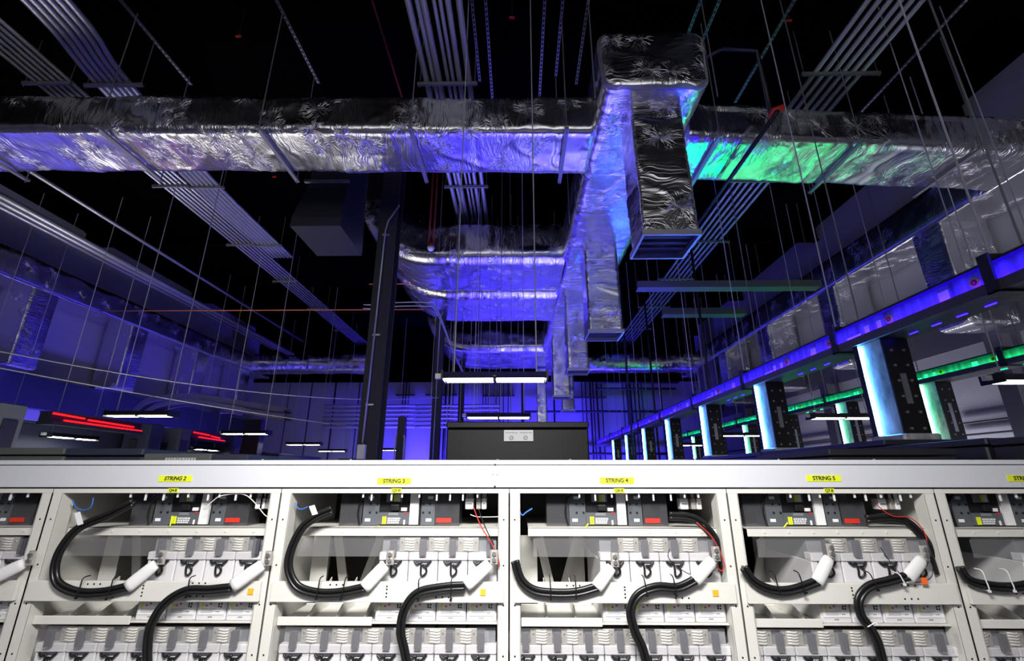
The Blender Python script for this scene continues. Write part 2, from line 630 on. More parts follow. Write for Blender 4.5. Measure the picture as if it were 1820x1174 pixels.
trunk = thing('trunk_duct', 'big central foil trunk duct with square drops along its underside', 'duct', (1.9, 5, DB))
foil_duct('jacket', trunk, [(1.88, 4.92, DB + .5), (1.86, 9, DB + .5), (1.70, 23.2, DB + .5)], 1.46, 1.0, .16, seed=12, ds=.042, amp=1.15)
DROPS = [(1.92, 5.38, .70, .64), (1.84, 9.4, .72, .62), (1.72, 12.98, .62, .62), (1.65, 17.5, .68, .62), (2.30, 21.35, .58, .60)]
for i, (x, y, w, d) in enumerate(DROPS):
    dr = foil_duct('drop', trunk, [(x, y, DB + .10), (x, y, 5.0)], w, d, .06, side=(1, 0, 0), seed=30 + i, ds=.035 if i < 2 else .06, amp=.85, caps=(False, False))
    hw, hd = w / 2 - .012, d / 2 - .012
    fr = MB()
    for k, (z0, z1) in enumerate(((4.955, 5.03),)):
        fr.box(x - hw - .03, x + hw + .03, y - hd - .03, y - hd, z0, z1).box(x - hw - .03, x + hw + .03, y + hd, y + hd + .03, z0, z1)
        fr.box(x - hw - .03, x - hw, y - hd, y + hd, z0, z1).box(x + hw, x + hw + .03, y - hd, y + hd, z0, z1)
    fr.build('outlet_frame', 'galv', dr)
    lv = MB()
    for k in range(4):
        yy = y - hd + (k + .5) * 2 * hd / 4
        lv.box(x - hw, x + hw, yy - .05, yy + .02, 5.05, 5.06)
    lv.build('louvre', 'sheet', dr)


def branch(label, yc, w, h, seed, R=1.4, xv=-2.1, ds=.055):
    t = thing('branch_duct', label, 'duct', (0, yc, DB))
    zc = DB + h / 2
    pts = [(1.15, yc, zc), (xv, yc, zc)]
    for k in range(1, 13):
        a = PI / 2 * k / 12
        pts.append((xv - R * math.sin(a), yc, zc + R * (1 - math.cos(a))))
    pts.append((xv - R, yc, ZC - .02))
    foil_duct('jacket', t, pts, w, h, .28, side=(0, -1, 0), seed=seed, ds=ds, amp=1.1, caps=(False, False))


branch('nearest wide foil branch duct bending up beside the trunk duct', 11.05, 2.1, 1.1, 41)
branch('middle wide foil branch duct, its upward bend nested behind the nearest one', 13.55, 2.5, 1.1, 44)
branch('farthest foil branch duct, behind the two wide ones above the hanging lamp', 20.2, 3.6, 1.0, 47, ds=.08)

t = thing('wall_duct', 'foil duct along the left wall with square drops down the wall', 'duct', (-13.95, 14, DB))
foil_duct('jacket', t, [(-13.92, 6.5, DB + .4), (-13.92, 24.0, DB + .4)], 1.0, .8, .09, amp=.6, seed=52, ds=.07)
for i, y in enumerate((8.7, 11.9, 15.3, 18.7, 21.9)):
    foil_duct('drop', t, [(-13.95, y, DB + .08), (-13.95, y, 4.95)], .95, .75, .06, side=(1, 0, 0), seed=60 + i, ds=.07, amp=.5, caps=(False, True))
t = thing('wall_duct', 'foil duct along the right wall with square drops down the wall', 'duct', (9.2, 14, DB))
foil_duct('jacket', t, [(9.2, 5.9, DB + .4), (9.2, 24.0, DB + .4)], 1.1, .8, .09, amp=.6, seed=72, ds=.06)
for i, y in enumerate((8.75, 12.1, 15.6, 19.0, 22.2)):
    foil_duct('drop', t, [(9.2, y, DB + .08), (9.2, y, 4.95)], 1.0, .7, .06, side=(1, 0, 0), seed=80 + i, ds=.06, amp=.5, caps=(False, True))
t = thing('far_duct', 'foil duct across the far wall left of the dark columns', 'duct', (-10.5, 22.6, DB))
foil_duct('jacket', t, [(-13.4, 22.6, DB + .5), (-7.3, 22.6, DB + .5)], 1.1, 1.0, .40, seed=91, ds=.06, amp=1.5)
t = thing('far_duct', 'foil duct across the far wall right of the trunk duct', 'duct', (6, 22.6, DB))
foil_duct('jacket', t, [(2.56, 22.6, DB + .5), (8.6, 22.6, DB + .5)], 1.1, 1.0, .40, seed=94, ds=.06, amp=1.5)
t = thing('duct_stub', 'foil duct drop hanging in front of the far wall above the black cabinet', 'duct', (1.1, 21.6, 5))
foil_duct('jacket', t, [(1.1, 21.6, 6.98), (1.1, 21.6, 2.4)], .48, .48, .05, side=(1, 0, 0), seed=97, ds=.06, amp=.8)

# plain sheet steel plenum hood, upper left
t = thing('plenum_hood', 'dark sheet steel plenum hood hanging left of the big column', 'hood', (-3.9, 8.2, 6.7))
mb = MB()
mb.raw([(-4.40, 7.7, 6.7), (-3.42, 7.7, 6.7), (-3.42, 8.95, 6.7), (-4.40, 8.95, 6.7),
        (-4.40, 7.7, 6.9), (-3.42, 7.7, 6.9), (-3.42, 8.95, 6.9), (-4.40, 8.95, 6.9),
        (-4.20, 7.8, 7.75), (-3.42, 7.8, 7.75), (-3.42, 8.85, 7.75), (-4.20, 8.85, 7.75),
        (-4.20, 7.8, 9.3), (-3.42, 7.8, 9.3), (-3.42, 8.85, 9.3), (-4.20, 8.85, 9.3)],
       [(0, 1, 5, 4), (1, 2, 6, 5), (2, 3, 7, 6), (3, 0, 4, 7), (4, 5, 9, 8), (5, 6, 10, 9), (6, 7, 11, 10), (7, 4, 8, 11),
        (8, 9, 13, 12), (9, 10, 14, 13), (10, 11, 15, 14), (11, 8, 12, 15), (12, 13, 14, 15), (3, 2, 1, 0)])
mb.build('body', 'sheet', t)
for z in (7.72, 8.02):
    MB().box(-4.28, -3.38, 7.72, 7.78, z, z + .05).build('flange', 'galv', t)

# ------------------------------------------------------------------ steel columns
for i, (x, y, w, lab) in enumerate(((-2.64, 8.3, .36, 'nearest dark steel column, with a conduit and junction box on its face'),
                                   (-2.60, 14.5, .26, 'slim dark steel column left of the hanging lamp'),
                                   (-2.58, 20.5, .24, 'far dark steel column behind the hanging lamp'))):
    t = thing('steel_column', lab, 'column', (x, y, 0))
    k = w / 2
    MB().box(x - k, x + k, y - k, y - k + .03, 0, ZC - .5).box(x - .015, x + .015, y - k + .03, y + k - .03, 0, ZC - .5).box(x - k, x + k, y + k - .03, y + k, 0, ZC - .5).build('shaft', 'steel', t)
t = thing('cable_riser', 'short black cable riser between the first two columns', 'riser', (-2.78, 11, 0))
MB().box(-2.86, -2.70, 10.9, 11.1, 0, 3.45).build('trunking', 'blackp', t)
for dx in (-.11, .11):
    MB().tube([(-2.78 + dx, 10.9, 0), (-2.78 + dx, 10.9, 2.95), (-2.78 + dx * .8, 10.9, 3.02)], .018, 6).build('conduit', 'conduit', t)

# conduit with box on the first column
t = thing('column_conduit', 'pale conduit running down the nearest column to a box', 'conduit', (-2.66, 8.07, 2.3))
MB().tube([(-2.40, 8.0, 7.35), (-2.62, 8.07, 7.02), (-2.66, 8.07, 6.8), (-2.70, 8.07, 2.62)], .018, 8).build('pipe', 'conduit', t, True)
MB().rbox(-2.77, -2.64, 8.0, 8.12, 2.38, 2.62, .01).build('junction_box', 'whitep', t)
for z in (3.3, 4.6, 6.7):
    MB().box(-2.72, -2.58, 8.07, 8.11, z, z + .03).build('clamp', 'galv', t)
t = thing('column_conduit', 'thin conduit on the slim second column', 'conduit', (-2.62, 14.33, 2.3))
MB().tube([(-2.60, 14.33, 7.9), (-2.62, 14.33, 2.2)], .02, 6).build('pipe', 'conduit', t, True)

# ------------------------------------------------------------------ conduits under the roof
def conduit(xs, y0, y1, z, r, label, group, kink=None):
    for x in xs:
        pts = [(x, y0, z), (x, y1, z)]
        tag(MB().tube(pts, r, 8, True).build('conduit', 'conduit', None, True), label, 'conduit', group)


ZB = 8.55
conduit([-8.26 + .118 * k for k in range(6)], 1.5, 22.5, ZB, .034, 'thin zinc conduit of the outer bundle under the roof at upper left', 'outer left roof conduits')
for k in range(6):
    o = (k - 2.5) * .112
    tag(MB().tube(spline([(-6.7 + o * 1.1, 1.5, ZB), (-6.7 + o * 1.1, 4.7, ZB), (-6.95 + o, 6.0, ZB), (-7.26 + o, 9.0, ZB), (-7.26 + o, 12.6, ZB)], 5), .046, 8, True).build('conduit', 'conduit', None, True), 'zinc conduit of the inner bundle under the roof at upper left', 'conduit', 'inner left roof conduits')
for k, (x, r) in enumerate(((-1.55, .05), (-1.42, .035), (-1.33, .05), (-1.18, .03), (-1.09, .03), (-.98, .045), (-.82, .05))):
    conduit([x], 1.5, 22, ZB, r, 'zinc conduit in the roof bundle left of the trunk duct', 'central roof conduits')
conduit([5.0 + .155 * k for k in range(6)], 1.5, 23, ZB, .04, 'zinc conduit in the roof bundle above the right cross duct', 'right roof conduits')
for k, (x, z) in enumerate(((-11.55, 7.95), (-11.32, 7.95))):
    conduit([x], 4.5, 22, z, .075, 'thick pale pipe of the pair running above the left lamps', 'paired pipes high on the left')
conduit([-10.9], 4.5, 22, 8.6, .05, 'dark blue lit pipe inside the left pipe pair', 'left pipes')
conduit([-12.3], 4.5, 22, 8.2, .06, 'dim pipe between the left wall duct and the pipe pair', 'left pipes by the wall duct')


def rod(x, y, z0, z1, label, group, r=.008, m='rod'):
    return tag(MB().tube([(x, y, z0), (x, y, z1)], r, 6, False).build('hanger_rod', m), label, 'rod', group)


def trapeze(x0, x1, y, z, label, group):
    tag(MB().box(x0, x1, y - .02, y + .02, z - .05, z).box(x0, x1, y - .03, y + .03, z - .004, z).build('trapeze_bar', 'strut'), label, 'bar', group)
    for x in (x0 + .04, x1 - .04):
        rod(x, y, z - .09, ZC - .45, 'thin rod holding a conduit trapeze bar', 'conduit trapeze rods', .007)


for y in (6.0, 8.9, 11.7, 14.3, 17.0, 19.8):
    trapeze(-8.45, -7.6, y, ZB - .04, 'short zinc trapeze bar under the outer left conduits', 'outer left trapezes')
    if y < 13:
        trapeze((-7.42, -7.68, -7.7)[min(2, int((y - 6) / 2.7))], (-6.4, -6.8, -6.85)[min(2, int((y - 6) / 2.7))], y + .05, ZB - .05, 'short zinc trapeze bar under the inner left conduits', 'inner left trapezes')
    trapeze(-1.70, -.68, y + .1, ZB - .05, 'short zinc trapeze bar under the central conduits', 'central trapezes')
    trapeze(4.75, 6.05, y, ZB - .04, 'short zinc trapeze bar under the right conduits', 'right trapezes')


# perforated struts hung under the roof, running away from the viewer
def ladder_strut(x, y0, y1, z):
    mb = MB()
    mb.box(x - .022, x - .013, y0, y1, z, z + .03).box(x + .013, x + .022, y0, y1, z, z + .03)
    n = int((y1 - y0) / .085)
    for k in range(n):
        y = y0 + (k + .5) * (y1 - y0) / n
        mb.box(x - .013, x + .013, y - .016, y + .016, z, z + .006)
    return mb.build('perforated_strut', 'strut')


for x, y0, y1 in ((-7.9, 2.5, 6.6), (-6.35, 2.5, 6.9), (-3.85, 2.5, 6.9), (-1.75, 2.5, 6.8), (-.72, 2.5, 6.9), (-.5, 2.5, 7.4), (.45, 2.5, 7.4), (.74, 2.5, 6.8),
                 (1.15, 2.5, 7.0), (2.95, 2.5, 7.2), (3.25, 2.5, 7.2), (4.45, 2.5, 7.5), (6.3, 2.5, 9.5), (7.2, 2.5, 9.5)):
    tag(ladder_strut(x, y0, y1, 9.35), 'perforated zinc strut under the black roof', 'strut', 'perforated roof struts')

# trapeze channels with rods carrying the cross ducts
for x in (-8.6, -6.25, -3.87, -1.6, .74):
    y = ycl(x)
    tag(MB().box(x - .03, x + .03, y - .66, y + .66, DB - .075, DB - .035).build('duct_hanger', 'strut'), 'zinc channel under the left cross duct', 'hanger', 'channels under the left cross duct')
    for s in (-1, 1):
        rod(x, y + .62 * s, DB - .12, 9.36, 'thin rod holding a channel of the left cross duct', 'left cross duct rods', .009)
for x in (3.1, 5.35, 7.35):
    y = ycr(x)
    tag(MB().box(x - .03, x + .03, y - .68, y + .68, DB - .075, DB - .035).build('duct_hanger', 'strut'), 'zinc channel under the right cross duct', 'hanger', 'channels under the right cross duct')
    for s in (-1, 1):
        rod(x, y + .64 * s, DB - .12, 9.36, 'thin rod holding a channel of the right cross duct', 'right cross duct rods', .009)
for x in (1.06, 2.72):
    for y in (4.95, 8.2, 11.6, 15.2):
        rod(x, y, DB - .1, ZC - .45, 'thin rod beside the trunk duct', 'trunk duct rods', .009)
for y in (9.98, 12.15):
    for x in (-1.2, -.2):
        rod(x, y + .4, DB - .1, ZC, 'thin rod through the wide branch ducts', 'branch duct rods', .009)

# sprinkler pipework
t = thing('sprinkler_pipe', 'dark sprinkler pipe with red fitting crossing under the right cross duct', 'pipe', (3.65, 6, 6.9))
MB().tube([(3.62, 5.15, 6.93), (3.62, 8.6, 6.93)], .035, 8).build('pipe', 'blackp', t, True)
MB().tube([(3.62, 5.3, 6.93), (3.62, 5.3, 8.2), (3.1, 5.3, 8.25), (2.7, 5.3, 8.0)], .03, 8).build('riser', 'blackp', t, True)
MB().tube([(3.62, 5.3, 6.95), (3.62, 5.24, 7.02), (3.75, 5.2, 7.04)], .05, 8).build('fitting', 'red', t, True)
for k, (a, b, y, z) in enumerate(((-12.9, -2.9, 13.0, 6.95), (-4.35, -2.85, 12.2, 7.45))):
    tag(MB().tube([(a, y, z), (b, y, z)], .017, 6).build('sprinkler_pipe', 'orangepipe', None, True), ('long thin orange pipe crossing in front of the left wall', 'short thin orange pipe ending behind the nearest column')[k], 'pipe')
tag(MB().tube([(-2.2, 1.5, 9.0), (-2.2, 7.5, 9.0)], .02, 6).build('sprinkler_pipe', 'redpipe', None, True), 'thin red pipe under the roof left of the central conduits', 'pipe')
t = thing('pipe_drop', 'pair of dark red pipes dropping to a white sprinkler head by the branch duct', 'pipe', (-1.9, 8.9, 6.8))
for dx in (-.05, .05):
    MB().tube([(-1.9 + dx, 8.9, 6.95), (-1.9 + dx, 8.9, 9.4)], .022, 6).build('pipe', 'redpipe', t, True)
MB().tube([(-1.9, 8.9, 6.86), (-1.9, 8.9, 6.97)], .075, 10).build('fitting', 'redpipe', t, True)
MB().tube([(-1.9, 8.9, 6.79), (-1.9, 8.9, 6.86)], .085, 10, radii=[.05, .085]).build('head', 'whitep', t, True)
for px, py in ((424, 63), (910, 30), (1402, 35), (488, 313), (562, 312)):
    p = at(px, py, Z=9.25)
    d = thing('ceiling_sprinkler', 'small red sprinkler under the black roof', 'sprinkler', p, 'roof sprinklers')
    MB().tube([p, p + Vector((0, 0, .6))], .012, 8).build('stem', 'blackp', d)
    MB().box(p.x - .045, p.x + .045, p.y - .01, p.y + .01, p.z - .035, p.z).build('deflector', 'red', d)

# channels crossing on the right
tag(MB().box(2.75, 6.9, 9.62, 9.70, 6.20, 6.36).box(2.75, 6.9, 9.70, 9.9, 6.20, 6.21).build('cable_channel', 'girder'), 'long pale channel reaching right from the trunk duct', 'channel')
tag(MB().box(3.9, 6.1, 11.5, 11.58, 6.22, 6.40).box(3.9, 6.1, 11.58, 11.8, 6.22, 6.23).build('cable_channel', 'girder'), 'shorter pale channel behind and below the long one', 'channel')
for k, (z, lab) in enumerate(((7.02, 'upper of two pale pipes left of the branch duct'), (6.9, 'lower of two pale pipes left of the branch duct'))):
    tag(MB().tube(spline([(-4.6, 12.6, z - .06), (-3.9, 12.6, z - .06), (-3.7, 12.6, z), (-2.75, 12.6, z), (-2.45, 12.8, z - .1), (-2.2, 15, z - .9 + .1 * k), (-2.0, 17, z - 1.3)], 5), .02, 6).build('bent_pipe', 'conduit', None, True), lab, 'pipe')

# ------------------------------------------------------------------ hanging fluorescent lamps
def make_lamp(x, y, z, label, along='x', L=1.24):
    t = thing('hanging_lamp', label, 'lamp', (x, y, z))
    def B(mb, u0, u1, v0, v1, z0, z1):
        return mb.box(x + u0, x + u1, y + v0, y + v1, z0, z1) if along == 'x' else mb.box(x + v0, x + v1, y + u0, y + u1, z0, z1)
    h = L / 2
    mb = MB()
    pr = [(-.15, z - .02), (-.06, z + .075), (.06, z + .075), (.15, z - .02), (.14, z - .02), (.055, z + .06), (-.055, z + .06), (-.14, z - .02)]
    if along == 'x':
        mb.prism([(y + a, b) for a, b in pr], 0, x - h, x + h)
    else:
        mb.prism([(x + a, b) for a, b in pr], 1, y - h, y + h)
    mb.build('hood', 'hood', t)
    for s in (-1, 1):
        B(MB(), s * h - .012, s * h + .012, -.15, .15, z - .04, z + .078).build('end_cap', 'hood', t)
        for v in (-.07, .07):
            a, b = (.025, h - .03) if s > 0 else (-h + .03, -.025)
            p0, p1 = ((x + a, y + v, z - .005), (x + b, y + v, z - .005)) if along == 'x' else ((x + v, y + a, z - .005), (x + v, y + b, z - .005))
            MB().tube([p0, p1], .028, 8).build('tube', 'tube', t, True)
    B(MB(), -.018, .018, -.13, .13, z - .045, z + .02).build('lamp_holder', 'blackp', t)
    B(MB(), -h - .10, -h - .02, -.03, .03, z + .0, z + .06).build('junction_box', 'whitep', t)
    return t


LAMPS = [(-.28, 5.4, 'x', 'nearest hanging lamp, lit, above the black cabinet'),
         (-.39, 9.1, 'x', 'second lit hanging lamp, close over the black cabinet top'),
         (-7.24, 8.72, 'x', 'lit hanging lamp left of the curved cable tray'),
         (-7.45, 12.62, 'x', 'second lit lamp of the left row'),
         (-7.85, 17.05, 'x', 'third lit lamp of the left row'),
         (-8.6, 21.6, 'x', 'farthest lit lamp of the left row, near the far wall'),
         (-5.9, 20.8, 'x', 'far lit lamp left of the nearest column base'),
         (6.45, 9.27, 'x', 'lit hanging lamp behind the nearest green riser'),
         (6.45, 5.6, 'x', 'lit hanging lamp at the right edge under the green busway'),
         (6.4, 13.4, 'x', 'lit lamp seen between the second pair of risers'),
         (6.4, 17.6, 'x', 'farthest lit lamp of the right row'),
         (-10.9, 11.2, 'y', 'small lit lamp seen end-on under the red lit busway'),
         (-12.9, 11.0, 'y', 'lamp seen end-on at the left picture edge'),
         (-11.0, 16.3, 'y', 'small far lamp seen end-on below the red lit stub'),
         (-11.0, 20.6, 'y', 'smallest far lamp seen end-on on the left')]
for x, y, al, lab in LAMPS:
    z = 3.22 if al == 'x' else 3.0
    make_lamp(x, y, z, lab, al)
    for s in (-.5, .5):
        rod(x + (s if al == 'x' else 0), y + (s if al != 'x' else 0), z + .07, ZC - .45 if abs(x) > 1 else 9.85, 'thin rod holding a hanging lamp', 'lamp rods', .008, 'palepipe')

# slack wires strung across the left side
for k, (pa, pb, sag) in enumerate(((((-8.2, 6.0, 3.95)), (-2.5, 14.2, 4.45), .35), ((-8.2, 6.1, 3.72), (-4.5, 15.0, 3.55), .10))):
    a, b = Vector(pa), Vector(pb)
    pts = [a.lerp(b, q / 24) - Vector((0, 0, 4 * sag * (q / 24) * (1 - q / 24))) for q in range(25)]
    tag(MB().tube(pts, .010, 6).build('slack_wire', 'palepipe'), ('upper slack pale wire strung across the left side', 'lower slack pale wire ending near the left lamps')[k], 'wire')

# ------------------------------------------------------------------ far wall: pipes, risers, cable tray
for k in range(6):
    z = 4.55 + .215 * k
    for (a, b) in ((-10.2, -5.4), (-5.35, -1.0)):
        tag(MB().tube([(a, 23.9, z), (b, 23.9, z)], .080, 8).build('wall_pipe', 'palepipe', None, True), 'horizontal pipe in the stack of six along the far wall', 'pipe', 'stacked far wall pipes')
for x0, x1, z in ((.2, 8.4, 5.35), (4.2, 8.6, 6.9), (4.2, 8.4, 6.55), (2.4, 8.3, 3.2)):
    tag(MB().tube([(x0, 24.2, z), (x1, 24.2, z)], .06, 8).build('wall_pipe', 'steel', None, True), 'dark horizontal pipe on the far wall right of the cabinet', 'pipe', 'right far wall pipes')
random.seed(21)
xs = [-12.4, -11.2, -9.9, -8.6, -7.7, -6.2, -6.05, -5.9, -4.55, -4.33, -4.12, -3.9, -3.7, -3.5, -1.9, -1.75, -1.6, -1.2, -1.0, -.8, -.55, -.4, .3, 1.9, 3.4, 3.6, 3.85, 4.0, 4.2, 4.45, 5.6, 5.8, 6.0, 6.2, 6.4, 6.6, 7.6]
for x in xs:
    r = random.choice((.022, .03, .045))
    tag(MB().tube([(x, 24.3, 0), (x, 24.3, 6.98)], r, 6).build('wall_riser', 'steel', None, True), 'dark upright conduit on the blue lit far wall', 'conduit', 'far wall risers')
for x0, x1, z in ((-5.0, -3.3, 6.25), (-6.6, -5.6, 6.25), (3.0, 4.7, 6.1), (-1.9, -.2, 6.2)):
    tag(MB().box(x0, x1, 24.25, 24.49, z, z + .05).build('riser_bracket', 'steel'), 'dark bracket bar across the far wall conduits', 'bracket', 'far wall brackets')
for x, y, zt in ((.12, 14.2, 5.2), (3.4, 14, ZC - .45), (4.85, 11.5, ZC - .45), (4.75, 16, ZC - .45)):
    tag(MB().tube([(x, y, 0), (x, y, zt)], .035, 8).build('drop_pipe', 'steel', None, True), 'dark upright pipe between floor and roof in the middle of the hall', 'pipe', 'mid hall drop pipes')
random.seed(5)
for k in range(12):
    x = -1.9 + k * .17 + random.uniform(-.05, .05)
    rod(x, 9.6 + .25 * random.random() + (k % 3) * 1.1, 3.3, ZC - .45, 'thin rod behind the hanging lamps over the black cabinet', 'rods over the cabinet', .007)
for k in range(10):
    tag(MB().tube([(-4.2 + .13 * k, 22.6, 1.5), (-4.2 + .13 * k, 22.6, 4.35)], .02, 6).build('wall_conduit', 'steel', None, True), 'thin upright conduit below the stacked far wall pipes', 'conduit', 'low far wall conduits')

def ribbon(name, label, pxs, y0, width, z_th):
    pts = spline([at(a, b, Y=y0) for a, b in pxs], 6)
    t = thing(name, label, 'cable tray', pts[len(pts) // 2])
    for dy in (-width / 2, width / 2):
        vs, fs = [], []
        for q, p in enumerate(pts):
            tg = (pts[min(q + 1, len(pts) - 1)] - pts[max(q - 1, 0)]).normalized()
            nn = Vector((-tg.z, 0, tg.x)) * z_th
            vs += [p + Vector((0, dy - .02, 0)) - nn, p + Vector((0, dy + .02, 0)) - nn, p + Vector((0, dy + .02, 0)) + nn, p + Vector((0, dy - .02, 0)) + nn]
        for q in range(len(pts) - 1):
            fs += [(4 * q + a, 4 * q + (a + 1) % 4, 4 * q + 4 + (a + 1) % 4, 4 * q + 4 + a) for a in range(4)]
        MB().raw(vs, fs).build('side_rail', 'galv', t)
    vs, fs = [], []
    for p in pts:
        vs += [p + Vector((0, -width / 2, -.03)), p + Vector((0, width / 2, -.03))]
    for i in range(len(pts) - 1):
        fs.append((2 * i, 2 * i + 1, 2 * i + 3, 2 * i + 2))
    n = len(vs)
    vs += [v + Vector((0, 0, -.02)) for v in vs]
    fs += [tuple(j + n for j in f) for f in fs]
    MB().raw(vs, fs).build('deck', 'steel', t)


ribbon('cable_tray', 'upper curved cable tray sweeping up from the left lamps', [(248, 735), (268, 716), (300, 708), (345, 706), (400, 712), (460, 722), (512, 730)], 15.9, .5, .09)
ribbon('cable_tray', 'lower curved cable tray, inside the upper one', [(268, 735), (290, 722), (320, 716), (360, 716), (410, 724), (460, 735), (512, 743)], 15.6, .5, .075)
for k, (x0, w) in enumerate(((-10.3, .30),)):
    tag(MB().box(-9.3, -8.75, 15.6, 15.9, 0, 3.95).build('tray_support', 'blackp'), 'dark pillar standing under the curved cable trays', 'pillar')

# ------------------------------------------------------------------ busways on the right
def busway(name, label, x, z, h, y0, y1, led, rled, spacing, first, nris, zr, col):
    t = thing(name, label, 'busway', (x, (y0 + y1) / 2, z))
    MB().box(x + .03, x + .30, y0, y1, z, z + h).build('housing', 'busface', t)
    MB().box(x - .035, x + .33, y0, y1, z + h, z + h + .022).build('flange', 'steel', t)
    MB().box(x - .05, x + .33, y0, y1, z - .055, z - .004).box(x - .05, x - .042, y0, y1, z - .004, z + .034).build('flange', 'girder', t)
    MB().tube([(x - .012, y0, z + .012), (x - .012, y1, z + .012)], .011, 6).build('light_strip', led, t)
    for y in ([y0 + 1.85 + .27 * k for k in range(4)] + [first + 1.2 + spacing * q + .3 * k for q in range(2) for k in range(3)]):
        MB().tube([(x + .20, y - .05, z - .058), (x + .20, y + .05, z - .058)], .008, 6).build('underside_light', 'ledunder' if led == 'ledblue' else 'ledundergreen', t)
    rnd = random.Random(int(x * 10))
    ys = [first + spacing * k for k in range(nris)]
    cols = [first - 1.3] + [first + .62 + spacing * k for k in range(nris)]
    for k, y in enumerate(cols):
        for dy in (.2, 1.15):
            yy = y + dy
            w = MB().tube([(x + .028, yy, z + h * .55), (x + .012, yy, z + h * .55)], .046, 14).build('washer', 'brass', t)
            MB().tube([(x + .012, yy, z + h * .55), (x - .004, yy, z + h * .55)], .016, 6).build('bolt', 'red', w)
            MB().tube([(x + .0125, yy, z + h * .55), (x + .0105, yy, z + h * .55)], .026, 10).build('collar', 'brick', w)
        for dy, ww, hh in ((.48, .10, .55), (.11, .03, .6), (1.3, .05, .5), (1.6, .22, .22), (1.45, .06, .5)):
            yy = y + dy + rnd.uniform(-.04, .04)
            MB().box(x + .022, x + .0301, yy, yy + ww, z + h * .22, z + h * (.22 + hh)).build('sticker', 'label', t)
    # dark brackets over the joints, with rods to the roof
    for k, y in enumerate(cols):
        b = thing('busway_hanger', 'dark bracket gripping the %s busway' % col, 'bracket', (x + .15, y, z + h), col + ' busway hangers')
        MB().box(x - .06, x + .36, y - .03, y + .03, z + h + .024, z + h + .07).build('crossbar', 'blackp', b)
        MB().box(x - .075, x - .052, y - .045, y + .045, z - .07, z + h + .07).build('arm', 'steel', b)
        MB().box(x - .075, x + .36, y - .045, y + .045, z - .075, z - .057).build('lower_bar', 'steel', b)
        for dx in (0, .3):
            rod(x + dx, y, z + h + .07, ZC - .45, 'thin rod holding the %s busway' % col, col + ' busway rods', .009, 'palepipe' if dx == 0 else 'rod')
    # risers down to the cabinets
    for k, y in enumerate(ys):
        r = thing('bus_riser', '%s %s lit riser under the %s busway counting away from the rack' % (ORD[k].replace('leftmost', 'first'), col, col), 'riser', (x, y, zr))
        d = .34
        MB().box(x + .0, x + .24, y, y + d, zr, z - .06).build('housing', 'riserface', r)
        MB().box(x - .03, x + .26, y + d, y + d + .02, zr, z - .06).build('flange', 'steel', r)
        MB().box(x - .012, x + .26, y - .02, y, zr, z - .06).build('front_cover', 'blackp', r)
        MB().tube([(x - .016, y + d - .016, zr + .02), (x - .016, y + d - .016, z - .07)], .012, 6).build('light_strip', rled, r)
        MB().box(x - .05, x - .044, y + d - .05, y + d + .02, zr, z - .06).build('light_shield', 'steel', r)  # added strip that blocks riser light spilling towards the left wall
        for q in range(6):
            zz = zr + .1 + q * (z - .3 - zr) / 5
            for xx in (x + .06, x + .19):
                MB().tube([(xx, y - .02, zz), (xx, y - .036, zz)], .014, 6).build('bolt', 'conduit', r)
        MB().box(x + .09, x + .15, y - .026, y - .02, zr + .35, z - .45).build('rail', 'galv', r)
        MB().rbox(x - .06, x + .32, y - .06, y + d + .06, zr - .02, zr + .05, .02).build('foot', 'riserface', r)


busway('busway', 'blue lit busway running away on the right above the black cabinets', 3.9, 3.575, .195, 1.9, 23.5, 'ledblue', 'ledcyan', 2.39, 4.75, 7, 2.46, 'blue')
busway('busway', 'green lit busway near the right wall behind the blue one', 7.6, 3.80, .165, 4.6, 22.5, 'ledgreen', 'ledmint', 2.38, 8.3, 6, 2.5, 'green')

# cabinets below the busways, black cabinet in the middle
def cabinet(name, label, x0, x1, y0, y1, z, m, lid=True, cat='cabinet'):
    t = thing(name, label, cat, ((x0 + x1) / 2, (y0 + y1) / 2, 0))
    MB().rbox(x0, x1, y0, y1, 0, z - (.06 if lid else 0), .012).build('body', m, t)
    if lid:
        MB().rbox(x0 - .005, x1 + .005, y0 - .015, y1 + .005, z - .05, z, .01).build('lid', m, t)
    return t


t = cabinet('black_cabinet', 'tall matt black cabinet with a white sign behind the battery racks', -.62, .60, 4.0, 5.0, 2.548, 'cabinet')
sg = MB().box(-.125, .125, 3.978, 3.984, 2.385, 2.478).build('sign', 'label', t)
for sx in (-.062, .06):
    ring = []
    for k in range(25):
        a = 2 * PI * k / 24
        ring.append((sx + .015 * math.cos(a), 3.976, 2.412 + .015 * math.sin(a)))
    MB().tube(ring, .0025, 6).build('ring_symbol', 'green', sg)
    MB().tube([(sx - .007, 3.976, 2.414), (sx - .001, 3.976, 2.409), (sx + .008, 3.976, 2.418)], .0018, 5).build('tick_symbol', 'green', sg)
    mk = MB()
    rnd = random.Random(3)
    x = sx - .05
    while x < sx + .045:
        w = rnd.uniform(.006, .014)
        mk.box(x, x + w, 3.9765, 3.978, 2.452, 2.459)
        x += w + .004
    mk.build('print', 'midgrey', sg)
for i, (y0, y1, z) in enumerate(((2.3, 3.52, 2.365), (3.56, 4.55, 2.375))):
    cabinet('switch_cabinet', ('charcoal switch cabinet nearest the racks at the right edge', 'charcoal switch cabinet before the nearest blue riser')[i], 3.5, 4.9, y0, y1, z, 'darkcab')
for k in range(7):
    y = 4.6 + 2.39 * k
    cabinet('switch_cabinet', 'grey switch cabinet under the %s blue riser' % ORD[k].replace('leftmost', 'first'), 3.55, 4.7, y, y + 2.30, 2.44 + .0 * k, 'darkcab')
for k in range(6):
    y = 8.0 + 2.38 * k
    cabinet('switch_cabinet', 'dark switch cabinet under the %s green riser' % ORD[k].replace('leftmost', 'first'), 7.2, 8.6, y, y + 2.30, 2.5, 'darkcab')
